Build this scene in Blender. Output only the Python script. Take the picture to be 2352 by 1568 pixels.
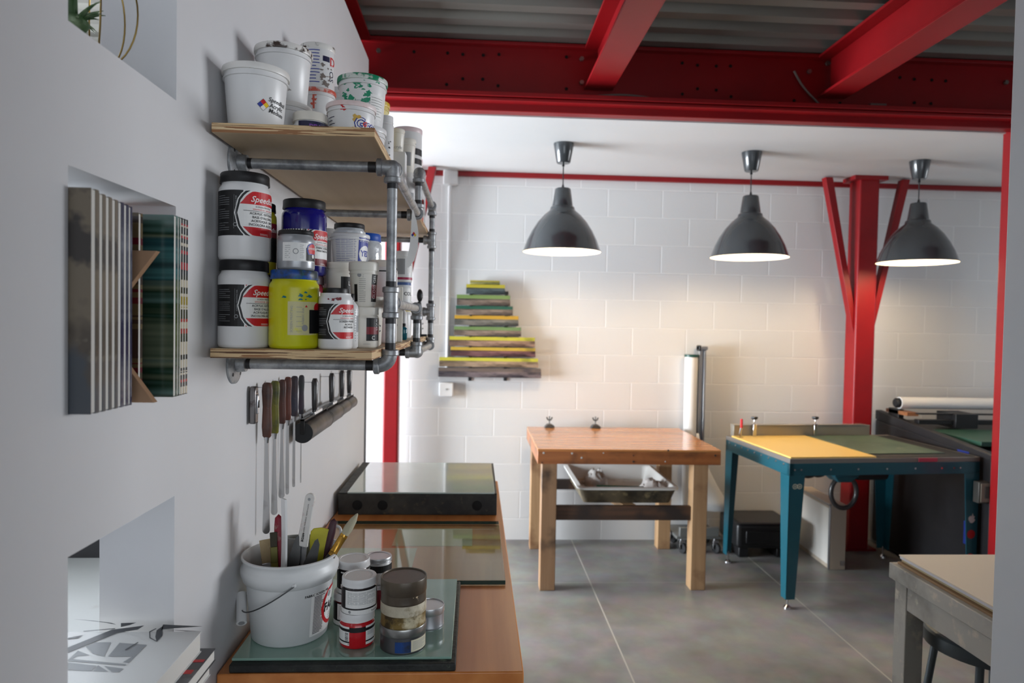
import bpy, math, random
from math import sin, cos, pi, sqrt, radians
from mathutils import Vector, Matrix
random.seed(7)
SC = bpy.context.scene
COL = SC.collection
for _o in list(bpy.data.objects): bpy.data.objects.remove(_o)

# ------------------------------------------------------------ camera
FPX, PW, PH = 1568.0, 2352, 1568
CAM = Vector((0.5, 0.0, 1.6))
YAW, PITCH, ROLL = 0.05336, 0.0271, 0.018
CR = Matrix.Rotation(-YAW, 3, 'Z') @ Matrix.Rotation(pi/2-PITCH, 3, 'X') @ Matrix.Rotation(ROLL, 3, 'Z')
cam = bpy.data.objects.new('camera', bpy.data.cameras.new('camera')); COL.objects.link(cam)
cam.matrix_world = Matrix.Translation(CAM) @ CR.to_4x4()
cam.data.sensor_width = 36.0
cam.data.lens = 36.0*FPX/PW
cam.data.clip_start = 0.05
cam.data.dof.use_dof = True
cam.data.dof.focus_distance = 1.45
cam.data.dof.aperture_fstop = 4.5
SC.camera = cam

# ------------------------------------------------------------ world, daylight, exposure
w = bpy.data.worlds.new('sky'); SC.world = w; w.use_nodes = True
bg = w.node_tree.nodes['Background']
bg.inputs[0].default_value = (0.80, 0.90, 1.0, 1); bg.inputs[1].default_value = 1.0
def area(name, loc, rot, sx, sy, power, col=(1, 1, 1)):
    d = bpy.data.lights.new(name, 'AREA'); d.shape = 'RECTANGLE'; d.size = sx; d.size_y = sy
    d.energy = power; d.color = col
    o = bpy.data.objects.new(name, d); COL.objects.link(o); o.location = loc; o.rotation_euler = rot
    return o
# daylight through the window band in the left room (faces +x)
area('daylight_left_window', (-3.75, 3.55, 1.30), (0, -pi/2, 0), 1.7, 2.5, 710, (0.86, 0.93, 1.0))
# daylight through the glass front behind the photographer (faces +y)
area('daylight_rear_window', (1.6, -2.62, 1.5), (pi/2, 0, 0), 3.6, 1.5, 36, (0.88, 0.94, 1.0))
# daylight through the window high on the far right (faces -x)
_rw = area('daylight_right_window', (5.80, 3.05, 1.80), (0, pi/2, radians(12)), 1.3, 2.2, 22, (0.93, 0.96, 1.0)); _rw.data.spread = radians(60)
SC.view_settings.view_transform = 'Standard'; SC.view_settings.look = 'None'
SC.view_settings.gamma = 1.0; SC.view_settings.use_curve_mapping = False
SC.view_settings.exposure = 0.0
SC.cycles.max_bounces = 10; SC.cycles.diffuse_bounces = 6; SC.cycles.glossy_bounces = 5
SC.cycles.transmission_bounces = 8; SC.cycles.transparent_max_bounces = 8
SC.cycles.caustics_reflective = False; SC.cycles.caustics_refractive = False
SC.cycles.sample_clamp_indirect = 6.0
SC.cycles.use_denoising = True

# ------------------------------------------------------------ measuring helper: a pixel of the photo on a known plane
def at(px, py, **k):
    d = CR @ Vector(((px-PW/2)/FPX, -(py-PH/2)/FPX, -1.0))
    ax = 'xyz'.index(list(k)[0]); t = (list(k.values())[0]-CAM[ax])/d[ax]
    return CAM + t*d

# ------------------------------------------------------------ mesh builder
class MB:
    def __init__(s): s.v = []; s.f = []; s.m = []
    def add(s, vs, fs, m=0, T=None):
        b = len(s.v)
        for p in vs:
            p = Vector(p); s.v.append(T @ p if T is not None else p)
        for f in fs: s.f.append([b+i for i in f]); s.m.append(m)
        return s
    def box(s, x0, x1, y0, y1, z0, z1, m=0, T=None):
        vs = [(x, y, z) for z in (z0, z1) for y in (y0, y1) for x in (x0, x1)]
        return s.add(vs, [(0,2,3,1),(4,5,7,6),(0,1,5,4),(2,6,7,3),(0,4,6,2),(1,3,7,5)], m, T)
    def taper(s, c0, w0, c1, w1, m=0):   # box from rectangle (center c0, half-size w0) to c1,w1
        vs = []
        for c, w_ in ((c0, w0), (c1, w1)):
            for sy in (-1, 1):
                for sx in (-1, 1): vs.append((c[0]+sx*w_[0], c[1]+sy*w_[1], c[2]))
        return s.add(vs, [(0,2,3,1),(4,5,7,6),(0,1,5,4),(2,6,7,3),(0,4,6,2),(1,3,7,5)], m)
    def lathe(s, prof, n=40, m=0, T=None, ms=None, rib=0, ribz=(0, 0)):
        vs = []; fs = []; mm = []; idx = []
        for (r, z) in prof:
            if r < 1e-6: idx.append([len(vs)]); vs.append((0, 0, z))
            else:
                row = []
                for i in range(n):
                    a = 2*pi*i/n; rr = r
                    if rib and ribz[0] <= z <= ribz[1] and i % 2: rr -= rib
                    row.append(len(vs)); vs.append((rr*cos(a), rr*sin(a), z))
                idx.append(row)
        for k in range(len(prof)-1):
            A, B = idx[k], idx[k+1]; q = ms[k] if ms else m
            if len(A) == 1 and len(B) == 1: continue
            for i in range(n):
                j = (i+1) % n
                if len(A) == 1: fs.append((A[0], B[j], B[i]))
                elif len(B) == 1: fs.append((A[i], A[j], B[0]))
                else: fs.append((A[i], A[j], B[j], B[i]))
                mm.append(q)
        b = len(s.v)
        for p in vs:
            p = Vector(p); s.v.append(T @ p if T is not None else p)
        for f, q in zip(fs, mm): s.f.append([b+i for i in f]); s.m.append(q)
        return s
    def tube(s, pts, r, n=12, m=0, closed=False, caps=True, rs=None):
        pts = [Vector(p) for p in pts]; N = len(pts); rows = []; up = None
        for i, p in enumerate(pts):
            if closed: t = (pts[(i+1) % N]-pts[i-1]).normalized()
            else: t = (pts[min(i+1, N-1)]-pts[max(i-1, 0)]).normalized()
            if up is None:
                up = Vector((0, 0, 1)) if abs(t.z) < .9 else Vector((1, 0, 0))
            u = (up - t*up.dot(t)).normalized(); v = t.cross(u); up = u
            rr = rs[i] if rs else r
            row = []
            for k in range(n):
                a = 2*pi*k/n; row.append(len(s.v)); s.v.append(p+u*(rr*cos(a))+v*(rr*sin(a)))
            rows.append(row)
        R = range(N) if closed else range(N-1)
        for i in R:
            A, B = rows[i], rows[(i+1) % N]
            for k in range(n):
                j = (k+1) % n; s.f.append([A[k], A[j], B[j], B[k]]); s.m.append(m)
        if caps and not closed:
            s.f.append(rows[0][::-1]); s.m.append(m); s.f.append(list(rows[-1])); s.m.append(m)
        return s
    def prism(s, poly, d, m=0, T=None):  # poly in local xy, extruded 0..d in z
        n = len(poly); vs = [(x, y, 0) for x, y in poly]+[(x, y, d) for x, y in poly]
        fs = [tuple(range(n))[::-1], tuple(range(n, 2*n))]+[(i, (i+1) % n, n+(i+1) % n, n+i) for i in range(n)]
        return s.add(vs, fs, m, T)
    def sphere(s, c, r, m=0, n=16, sc=(1, 1, 1)):
        prof = [(r*sin(pi*i/(n//2)), -r*cos(pi*i/(n//2))) for i in range(n//2+1)]
        prof[0] = (0, -r); prof[-1] = (0, r)
        T = Matrix.Translation(Vector(c)) @ Matrix.Diagonal((*sc, 1))
        return s.lathe(prof, n, m, T)
    def build(s, name, mats, parent=None, loc=None, rot=None, sharp=32, bevel=0, bseg=2, smooth=True):
        me = bpy.data.meshes.new(name); me.from_pydata([tuple(v) for v in s.v], [], s.f)
        if not isinstance(mats, (list, tuple)): mats = [mats]
        for q in mats: me.materials.append(q)
        me.polygons.foreach_set('material_index', s.m)
        if smooth:
            me.polygons.foreach_set('use_smooth', [True]*len(me.polygons))
            me.set_sharp_from_angle(angle=radians(sharp))
        me.validate(); me.update()
        o = bpy.data.objects.new(name, me); COL.objects.link(o)
        if parent: o.parent = parent
        if loc is not None: o.location = loc
        if rot is not None: o.rotation_euler = rot
        if bevel:
            b = o.modifiers.new('bevel', 'BEVEL'); b.width = bevel; b.segments = bseg; b.limit_method = 'ANGLE'; b.angle_limit = radians(40)
            b.harden_normals = False
        return o
def tag(o, label, cat, group=None, kind=None):
    o['label'] = label; o['category'] = cat
    if group: o['group'] = group
    if kind: o['kind'] = kind
    return o
def thing(name, label, cat, loc=(0, 0, 0), rot=(0, 0, 0), group=None):
    o = bpy.data.objects.new(name, None); COL.objects.link(o); o.location = loc; o.rotation_euler = rot
    o.empty_display_size = 0.05
    return tag(o, label, cat, group)
def struct(o): o['kind'] = 'structure'; return o
def children(o): return [c for c in bpy.data.objects if c.parent == o]
def copy_tree(o, parent=None):
    c = o.copy(); COL.objects.link(c)
    if parent: c.parent = parent
    for ch in children(o): copy_tree(ch, c)
    return c

# ------------------------------------------------------------ materials
def lin(c):
    o = []
    for x in c[:3]:
        x = x/255.0; o.append(x/12.92 if x <= 0.04045 else ((x+0.055)/1.055)**2.4)
    return (o[0], o[1], o[2], 1)
_M = {}
def M(name, col=(200, 200, 200), rough=0.5, metal=0.0, coat=0.0, trans=0.0, ior=1.45, emis=None, es=1.0,
      var=None, bump=None, sss=0, alpha=1.0, spec=0.5):
    """var = list of (colour, scale, threshold, softness[, stretch xyz]) layered stains / mottling; bump = (scale, strength[, dist])"""
    if name in _M: return _M[name]
    m = bpy.data.materials.new(name); m.use_nodes = True; nt = m.node_tree; N = nt.nodes; L = nt.links
    b = N['Principled BSDF']
    b.inputs['Base Color'].default_value = lin(col); b.inputs['Roughness'].default_value = rough
    b.inputs['Metallic'].default_value = metal; b.inputs['Coat Weight'].default_value = coat
    b.inputs['Coat Roughness'].default_value = 0.08
    b.inputs['Transmission Weight'].default_value = trans; b.inputs['IOR'].default_value = ior
    b.inputs['Specular IOR Level'].default_value = spec
    b.inputs['Alpha'].default_value = alpha
    if emis: b.inputs['Emission Color'].default_value = lin(emis); b.inputs['Emission Strength'].default_value = es
    tc = None
    if var or bump:
        tc = N.new('ShaderNodeTexCoord')
    prev = None
    for i, v in enumerate(var or []):
        c2, sc_, th, so = v[:4]; st = v[4] if len(v) > 4 else (1, 1, 1)
        mp = N.new('ShaderNodeMapping'); mp.inputs['Scale'].default_value = st; mp.inputs['Location'].default_value = (i*3.1, i*1.7, i*2.3)
        L.new(tc.outputs['Object'], mp.inputs['Vector'])
        no = N.new('ShaderNodeTexNoise'); no.inputs['Scale'].default_value = sc_; no.inputs['Detail'].default_value = 5
        no.inputs['Roughness'].default_value = 0.6
        L.new(mp.outputs[0], no.inputs['Vector'])
        mr = N.new('ShaderNodeMapRange'); mr.inputs['From Min'].default_value = th-so; mr.inputs['From Max'].default_value = th+so
        L.new(no.outputs['Fac'], mr.inputs['Value'])
        mx = N.new('ShaderNodeMix'); mx.data_type = 'RGBA'
        L.new(mr.outputs[0], mx.inputs['Factor'])
        if prev is None: mx.inputs['A'].default_value = lin(col)
        else: L.new(prev, mx.inputs['A'])
        mx.inputs['B'].default_value = lin(c2); prev = mx.outputs['Result']
    if prev is not None: L.new(prev, b.inputs['Base Color'])
    if bump:
        no = N.new('ShaderNodeTexNoise'); no.inputs['Scale'].default_value = bump[0]; no.inputs['Detail'].default_value = 4
        L.new(tc.outputs['Object'], no.inputs['Vector'])
        bp = N.new('ShaderNodeBump'); bp.inputs['Strength'].default_value = bump[1]
        bp.inputs['Distance'].default_value = bump[2] if len(bump) > 2 else 0.002
        L.new(no.outputs['Fac'], bp.inputs['Height']); L.new(bp.outputs[0], b.inputs['Normal'])
    _M[name] = m; return m
def wood(name, c1, c2, axis='x', rough=0.35, scale=1.0, coat=0.0, dark=None, plank=0, spec=0.5):
    """grain stretched along axis; plank = strip width across for edge-glued tops (runs across y)"""
    if name in _M: return _M[name]
    m = bpy.data.materials.new(name); m.use_nodes = True; nt = m.node_tree; N = nt.nodes; L = nt.links
    b = N['Principled BSDF']; b.inputs['Roughness'].default_value = rough; b.inputs['Coat Weight'].default_value = coat
    b.inputs['Coat Roughness'].default_value = 0.12; b.inputs['Specular IOR Level'].default_value = spec
    tc = N.new('ShaderNodeTexCoord'); mp = N.new('ShaderNodeMapping')
    s = {'x': (1.2, 22, 22), 'y': (22, 1.2, 22), 'z': (22, 22, 1.2)}[axis]
    mp.inputs['Scale'].default_value = [k*scale for k in s]
    L.new(tc.outputs['Object'], mp.inputs['Vector'])
    vec = mp.outputs[0]
    if plank:
        sp = N.new('ShaderNodeSeparateXYZ'); L.new(tc.outputs['Object'], sp.inputs[0])
        dv = N.new('ShaderNodeMath'); dv.operation = 'DIVIDE'; dv.inputs[1].default_value = plank
        L.new(sp.outputs['Y' if axis == 'x' else 'X'], dv.inputs[0])
        fl = N.new('ShaderNodeMath'); fl.operation = 'FLOOR'; L.new(dv.outputs[0], fl.inputs[0])
        wn = N.new('ShaderNodeTexWhiteNoise'); wn.noise_dimensions = '1D'; L.new(fl.outputs[0], wn.inputs['W'])
        va = N.new('ShaderNodeVectorMath'); va.operation = 'MULTIPLY_ADD'
        va.inputs[1].default_value = (9, 9, 9); L.new(wn.outputs['Color'], va.inputs[0]); L.new(vec, va.inputs[2]); vec = va.outputs[0]
    no = N.new('ShaderNodeTexNoise'); no.inputs['Scale'].default_value = 1.6; no.inputs['Detail'].default_value = 6
    no.inputs['Distortion'].default_value = 0.4
    L.new(vec, no.inputs['Vector'])
    rp = N.new('ShaderNodeValToRGB'); rp.color_ramp.elements[0].position = 0.3; rp.color_ramp.elements[1].position = 0.72
    rp.color_ramp.elements[0].color = lin(c1); rp.color_ramp.elements[1].color = lin(c2)
    L.new(no.outputs['Fac'], rp.inputs[0]); out = rp.outputs[0]
    if plank:
        fr = N.new('ShaderNodeMath'); fr.operation = 'FRACT'; L.new(dv.outputs[0], fr.inputs[0])
        lt = N.new('ShaderNodeMath'); lt.operation = 'LESS_THAN'; lt.inputs[1].default_value = 0.03; L.new(fr.outputs[0], lt.inputs[0])
        mx = N.new('ShaderNodeMix'); mx.data_type = 'RGBA'; mx.blend_type = 'MULTIPLY'
        sc = N.new('ShaderNodeMath'); sc.operation = 'MULTIPLY'; sc.inputs[1].default_value = 0.75; L.new(lt.outputs[0], sc.inputs[0])
        L.new(sc.outputs[0], mx.inputs['Factor']); L.new(out, mx.inputs['A']); mx.inputs['B'].default_value = lin((110, 70, 45)); out = mx.outputs['Result']
        hs = N.new('ShaderNodeHueSaturation'); mr = N.new('ShaderNodeMapRange'); mr.inputs['To Min'].default_value = 0.85; mr.inputs['To Max'].default_value = 1.12
        L.new(wn.outputs['Value'], mr.inputs['Value']); L.new(mr.outputs[0], hs.inputs['Value']); L.new(out, hs.inputs['Color']); out = hs.outputs[0]
    if dark:
        n2 = N.new('ShaderNodeTexNoise'); n2.inputs['Scale'].default_value = 5; n2.inputs['Detail'].default_value = 4
        L.new(tc.outputs['Object'], n2.inputs['Vector'])
        mr = N.new('ShaderNodeMapRange'); mr.inputs['From Min'].default_value = dark[1]-.08; mr.inputs['From Max'].default_value = dark[1]+.1
        L.new(n2.outputs['Fac'], mr.inputs['Value'])
        mx = N.new('ShaderNodeMix'); mx.data_type = 'RGBA'; L.new(mr.outputs[0], mx.inputs['Factor']); L.new(out, mx.inputs['A'])
        mx.inputs['B'].default_value = lin(dark[0]); out = mx.outputs['Result']
    L.new(out, b.inputs['Base Color'])
    _M[name] = m; return m
def stripes(name, cols, scale, seed=0, rough=0.25, axis=2, const=True, warp=0.0):
    """irregular bands along one axis (printed stripe artwork)"""
    if name in _M: return _M[name]
    m = bpy.data.materials.new(name); m.use_nodes = True; nt = m.node_tree; N = nt.nodes; L = nt.links
    b = N['Principled BSDF']; b.inputs['Roughness'].default_value = rough
    tc = N.new('ShaderNodeTexCoord'); mp = N.new('ShaderNodeMapping')
    s = [warp]*3; s[axis] = 1.0; mp.inputs['Scale'].default_value = s; mp.inputs['Location'].default_value = (seed, seed*1.3, seed*.7)
    L.new(tc.outputs['Object'], mp.inputs['Vector'])
    no = N.new('ShaderNodeTexNoise'); no.inputs['Scale'].default_value = scale; no.inputs['Detail'].default_value = 3
    L.new(mp.outputs[0], no.inputs['Vector'])
    rp = N.new('ShaderNodeValToRGB'); cr = rp.color_ramp; cr.interpolation = 'CONSTANT' if const else 'LINEAR'
    n = len(cols)
    while len(cr.elements) < n: cr.elements.new(0.5)
    for i, c in enumerate(cols):
        cr.elements[i].position = 0.28 + 0.46*i/max(1, n-1) if i else 0.0
        cr.elements[i].color = lin(c)
    L.new(no.outputs['Fac'], rp.inputs[0]); L.new(rp.outputs[0], b.inputs['Base Color'])
    _M[name] = m; return m

W_PLAS = M('white_plastic', (222, 222, 222), 0.32)
W_PLAS2 = M('cream_plastic', (224, 220, 210), 0.36)
B_PLAS = M('black_plastic', (22, 22, 24), 0.42)
INK = M('ink_black', (18, 18, 20), 0.5)
PAPER = M('label_white', (232, 232, 230), 0.45)
RED = M('label_red', (196, 26, 34), 0.45)
DKRED = M('label_dark_red', (120, 20, 34), 0.45)
BLUE = M('label_blue', (32, 52, 150), 0.45)
NAVY = M('label_navy', (26, 26, 62), 0.45)
YEL = M('label_yellow', (235, 196, 40), 0.45)
GREYL = M('label_grey', (150, 152, 154), 0.5)
ORANGE = M('label_orange', (226, 78, 26), 0.4)
GALV = M('galvanised_steel', (168, 170, 172), 0.40, 0.45, var=[((116, 118, 122), 40, .54, .14)], bump=(90, .15))
THREAD = M('pipe_thread', (58, 58, 60), 0.5, 0.7)
STEEL_RED = M('red_steel_paint', (140, 10, 18), 0.42, var=[((126, 10, 18), 3, .55, .2)], bump=(40, .1))
CHROME = M('chrome', (205, 205, 208), 0.14, 1.0)
ALU = M('brushed_aluminium', (176, 178, 182), 0.32, 0.9)

# ------------------------------------------------------------ curved label decals: one mesh, several inks
_glyph = {}
def glyphs(txt, size, shear=0.0, bold=0.0):
    key = (txt, size, shear, bold)
    if key in _glyph: return _glyph[key]
    cu = bpy.data.curves.new('t', 'FONT'); cu.body = txt; cu.size = size; cu.shear = shear; cu.resolution_u = 2
    cu.align_x = 'CENTER'; cu.align_y = 'CENTER'; cu.offset = bold
    ob = bpy.data.objects.new('t', cu); COL.objects.link(ob)
    me = bpy.data.meshes.new_from_object(ob)
    r = ([tuple(v.co) for v in me.vertices], [tuple(p.vertices) for p in me.polygons])
    bpy.data.objects.remove(ob); bpy.data.curves.remove(cu); bpy.data.meshes.remove(me)
    _glyph[key] = r; return r
class Lab:
    """u = arc length to the right as seen from the front (-y), v = height; rf(v) = body radius"""
    def __init__(s, rf=None, fmap=None):
        s.rf = rf if callable(rf) or rf is None else (lambda v, r=rf: r)
        s.fmap = fmap; s.mb = MB(); s.mats = []
        s.R0 = s.rf(0.05) if s.rf else 1
    def mi(s, m):
        if m not in s.mats: s.mats.append(m)
        return s.mats.index(m)
    def pt(s, u, v, off):
        if s.fmap: return s.fmap(u, v, off)
        R = s.rf(v)+off; a = u/s.R0
        return Vector((R*sin(a), -R*cos(a), v))
    def strip(s, u0, u1, lo, hi, m, layer=0, step=0.006):
        n = max(1, int(math.ceil((u1-u0)/step))); off = 0.0003+layer*0.00022; vs = []; fs = []
        for i in range(n+1):
            u = u0+(u1-u0)*i/n
            a = lo(u) if callable(lo) else lo; b = hi(u) if callable(hi) else hi
            if b < a: b = a
            vs += [s.pt(u, a, off), s.pt(u, b, off)]
        for i in range(n): fs.append((2*i, 2*i+2, 2*i+3, 2*i+1))
        s.mb.add(vs, fs, s.mi(m)); return s
    rect = strip
    def disc(s, cu, cv, r, m, layer=1, vmin=-9, vmax=9, umax=9, umin=-9):
        f = lambda u: sqrt(max(0, r*r-(u-cu)**2))
        return s.strip(max(umin, cu-r), min(umax, cu+r), lambda u: max(vmin, min(cv-f(u), vmax)), lambda u: min(vmax, max(cv+f(u), vmin)), m, layer, step=r/9)
    def poly(s, pts, m, layer=1):
        off = 0.0003+layer*0.00022
        s.mb.add([s.pt(u, v, off) for u, v in pts], [tuple(range(len(pts)))], s.mi(m)); return s
    def text(s, t, size, u, v, m, layer=2, shear=0, rot=0, bold=0.0, sx=1.0):
        vs, fs = glyphs(t, size, shear, bold); off = 0.0003+layer*0.00022; c, n = cos(rot), sin(rot)
        s.mb.add([s.pt(u+(x*sx*c-y*n), v+(x*sx*n+y*c), off) for x, y, z in vs], fs, s.mi(m)); return s
    def lines(s, u0, u1, v0, v1, n, m, layer=2, th=0.0007):
        for i in range(n):
            v = v1-(v1-v0)*(i+.5)/n; e = u1-(u1-u0)*random.choice((0, 0, .05, .3))
            s.strip(u0, e, v-th/2, v+th/2, m, layer, step=.01)
        return s
    def splats(s, u0, u1, v0, v1, n, m, rmax=0.006, layer=3):
        for i in range(n):
            cu = random.uniform(u0, u1); cv = random.uniform(v0, v1); r = random.uniform(.25, 1)*rmax; k = random.uniform(.4, 1.0); ph = random.uniform(0, 6)
            pts = [(cu+r*(1+.45*sin(3*a+ph))*cos(a), cv+r*k*(1+.35*sin(4*a+ph*2))*sin(a)) for a in [2*pi*j/14 for j in range(14)]]
            s.poly(pts, m, layer)
        return s
    def build(s, name, parent, **k):
        return s.mb.build(name, s.mats, parent, smooth=False, **k)
# ============================================================ the setting
def wall_paint(name, col, rough=.6):
    return M(name, col, rough, bump=(60, .12, .001), var=[(tuple(int(c*.965) for c in col), 1.3, .55, .25)])
PAINT = wall_paint('white_wall_paint', (214, 214, 216), .55)
PAINT_C = wall_paint('white_ceiling_paint', (216, 216, 216), .6)

def concrete():
    m = bpy.data.materials.new('polished_concrete'); m.use_nodes = True; nt = m.node_tree; N = nt.nodes; L = nt.links
    b = N['Principled BSDF']; b.inputs['Specular IOR Level'].default_value = .45
    tc = N.new('ShaderNodeTexCoord')
    n1 = N.new('ShaderNodeTexNoise'); n1.inputs['Scale'].default_value = 1.3; n1.inputs['Detail'].default_value = 7; n1.inputs['Roughness'].default_value = .62
    n2 = N.new('ShaderNodeTexNoise'); n2.inputs['Scale'].default_value = 9; n2.inputs['Detail'].default_value = 5
    for n in (n1, n2): L.new(tc.outputs['Object'], n.inputs['Vector'])
    r1 = N.new('ShaderNodeValToRGB'); r1.color_ramp.elements[0].position = .32; r1.color_ramp.elements[1].position = .7
    r1.color_ramp.elements[0].color = lin((106, 102, 95)); r1.color_ramp.elements[1].color = lin((148, 146, 141))
    L.new(n1.outputs['Fac'], r1.inputs[0])
    mx = N.new('ShaderNodeMix'); mx.data_type = 'RGBA'; mx.blend_type = 'SOFT_LIGHT'; mx.inputs['Factor'].default_value = .5
    L.new(r1.outputs[0], mx.inputs['A']); L.new(n2.outputs['Color'], mx.inputs['B'])
    hs = N.new('ShaderNodeHueSaturation'); hs.inputs['Saturation'].default_value = .55; L.new(mx.outputs['Result'], hs.inputs['Color'])
    # saw-cut joints
    sp = N.new('ShaderNodeSeparateXYZ'); L.new(tc.outputs['Object'], sp.inputs[0]); acc = None
    for axis, c in (('X', 1.235), ('X', 2.42), ('X', 3.6), ('X', .05), ('Y', 4.16), ('Y', 1.9)):
        s = N.new('ShaderNodeMath'); s.operation = 'SUBTRACT'; s.inputs[1].default_value = c; L.new(sp.outputs[axis], s.inputs[0])
        a = N.new('ShaderNodeMath'); a.operation = 'ABSOLUTE'; L.new(s.outputs[0], a.inputs[0])
        l = N.new('ShaderNodeMath'); l.operation = 'LESS_THAN'; l.inputs[1].default_value = .0038 if axis == 'X' else .002; L.new(a.outputs[0], l.inputs[0])
        if acc is None: acc = l.outputs[0]
        else:
            q = N.new('ShaderNodeMath'); q.operation = 'MAXIMUM'; L.new(acc, q.inputs[0]); L.new(l.outputs[0], q.inputs[1]); acc = q.outputs[0]
    jm = N.new('ShaderNodeMix'); jm.data_type = 'RGBA'; L.new(acc, jm.inputs['Factor']); L.new(hs.outputs[0], jm.inputs['A']); jm.inputs['B'].default_value = lin((176, 172, 164))
    L.new(jm.outputs['Result'], b.inputs['Base Color'])
    mr = N.new('ShaderNodeMapRange'); mr.inputs['To Min'].default_value = .22; mr.inputs['To Max'].default_value = .5
    L.new(n2.outputs['Fac'], mr.inputs['Value']); L.new(mr.outputs[0], b.inputs['Roughness'])
    return m
def block():
    m = bpy.data.materials.new('painted_concrete_block'); m.use_nodes = True; nt = m.node_tree; N = nt.nodes; L = nt.links
    b = N['Principled BSDF']; b.inputs['Roughness'].default_value = .5
    tc = N.new('ShaderNodeTexCoord'); sp = N.new('ShaderNodeSeparateXYZ'); L.new(tc.outputs['Object'], sp.inputs[0])
    cb = N.new('ShaderNodeCombineXYZ')
    ax = N.new('ShaderNodeMath'); ax.inputs[1].default_value = .172+8.128; az = N.new('ShaderNodeMath'); az.inputs[1].default_value = -.156+.4064*2
    L.new(sp.outputs['X'], ax.inputs[0]); L.new(sp.outputs['Z'], az.inputs[0]); L.new(ax.outputs[0], cb.inputs['X']); L.new(az.outputs[0], cb.inputs['Y'])
    br = N.new('ShaderNodeTexBrick'); br.inputs['Scale'].default_value = 1.0; br.inputs['Brick Width'].default_value = .4064
    br.inputs['Row Height'].default_value = .2032; br.inputs['Mortar Size'].default_value = .005; br.inputs['Mortar Smooth'].default_value = .35
    br.inputs['Color1'].default_value = lin((218, 218, 217)); br.inputs['Color2'].default_value = lin((215, 215, 215)); br.inputs['Mortar'].default_value = lin((230, 230, 229))
    L.new(cb.outputs[0], br.inputs['Vector']); L.new(br.outputs['Color'], b.inputs['Base Color'])
    inv = N.new('ShaderNodeMath'); inv.operation = 'SUBTRACT'; inv.inputs[0].default_value = 1; L.new(br.outputs['Fac'], inv.inputs[1])
    bp = N.new('ShaderNodeBump'); bp.inputs['Strength'].default_value = .55; bp.inputs['Distance'].default_value = .004
    n = N.new('ShaderNodeTexNoise'); n.inputs['Scale'].default_value = 70; n.inputs['Detail'].default_value = 3; L.new(tc.outputs['Object'], n.inputs['Vector'])
    ad = N.new('ShaderNodeMath'); ad.operation = 'MULTIPLY_ADD'; ad.inputs[1].default_value = .18; L.new(n.outputs['Fac'], ad.inputs[0]); L.new(inv.outputs[0], ad.inputs[2])
    L.new(ad.outputs[0], bp.inputs['Height']); L.new(bp.outputs[0], b.inputs['Normal'])
    return m
struct(MB().box(-3.6, 5.6, -2.5, 5.12, -.1, 0).build('floor', concrete(), smooth=False))
# back wall of painted block, smooth painted bay to its left
struct(MB().box(-.16, 5.6, 5.0, 5.12, 0, 3.3).build('wall_back', block(), smooth=False))
struct(MB().box(-3.6, -.16, 5.0, 5.12, 0, 3.3).build('wall_back_left', PAINT, smooth=False))
struct(MB().box(5.6, 5.72, -2.5, 1.85, 0, 3.3).box(5.6, 5.72, 4.55, 5.12, 0, 3.3).box(5.6, 5.72, 1.85, 4.55, 0, 1.05).box(5.6, 5.72, 1.85, 4.55, 2.45, 3.3).build('wall_right', PAINT, smooth=False))
# left partition with three square openings
YA, YB, TH = .866, 1.166, .122
OPEN = [(.994, 1.300), (1.477, 1.783), (1.957, 2.263)]
mb = MB(); mb.box(-TH, 0, -2.5, YA, 0, 2.77); mb.box(-TH, 0, YB, 3.13, 0, 2.77)
zs = [0]+[z for o in OPEN for z in o]+[2.77]
for i in range(0, len(zs), 2): mb.box(-TH, 0, YA, YB, zs[i], zs[i+1])
struct(mb.build('wall_left', PAINT, smooth=False))
struct(MB().box(-TH-.006, .006, 3.13, 3.152, 0, 2.62).build('trim_1', M('grey_edge_trim', (120, 122, 124), .5), bevel=.002))
# near wall end on the right side of the view
struct(MB().box(1.526, 2.6, 1.16, 1.28, 0, 3.02).build('wall_near_right', wall_paint('near_wall_paint', (226, 233, 236), .5), bevel=.004))
# rear wall with a big opening, left outer wall with window band
mb = MB(); mb.box(-3.6, -.3, -2.6, -2.5, 0, 3.3); mb.box(3.5, 5.6, -2.6, -2.5, 0, 3.3); mb.box(-.3, 3.5, -2.6, -2.5, 0, .7); mb.box(-.3, 3.5, -2.6, -2.5, 2.7, 3.3)
struct(mb.build('wall_rear', PAINT, smooth=False))
mb = MB(); mb.box(-3.7, -3.6, -2.6, 5.12, 0, .4); mb.box(-3.7, -3.6, -2.6, 5.12, 2.2, 3.3); mb.box(-3.7, -3.6, -2.6, 2.25, .4, 2.2); mb.box(-3.7, -3.6, 4.9, 5.12, .4, 2.2)
struct(mb.build('wall_outer_left', PAINT, smooth=False))
WF = M('window_frame_paint', (210, 212, 214), .4)
mb = MB()
for y in (2.25, 3.54, 4.84): mb.box(-3.68, -3.62, y, y+.06, .4, 2.2)
mb.box(-3.68, -3.62, 2.25, 4.9, .4, .45); mb.box(-3.68, -3.62, 2.25, 4.9, 2.15, 2.2)
struct(mb.build('window_1', WF, smooth=False))
mb = MB()
for x in (-.3, .93, 2.18, 3.44): mb.box(x, x+.06, -2.58, -2.53, .7, 2.7)
mb.box(-.3, 3.5, -2.58, -2.53, .7, .75); mb.box(-.3, 3.5, -2.58, -2.53, 2.65, 2.7)
struct(mb.build('window_2', WF, smooth=False))
mb = MB()
for y in (1.85, 3.17, 4.49): mb.box(5.64, 5.70, y, y+.06, 1.05, 2.45)
mb.box(5.64, 5.70, 1.85, 4.55, 1.05, 1.10); mb.box(5.64, 5.70, 1.85, 4.55, 2.40, 2.45)
struct(mb.build('window_3', WF, smooth=False))
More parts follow.
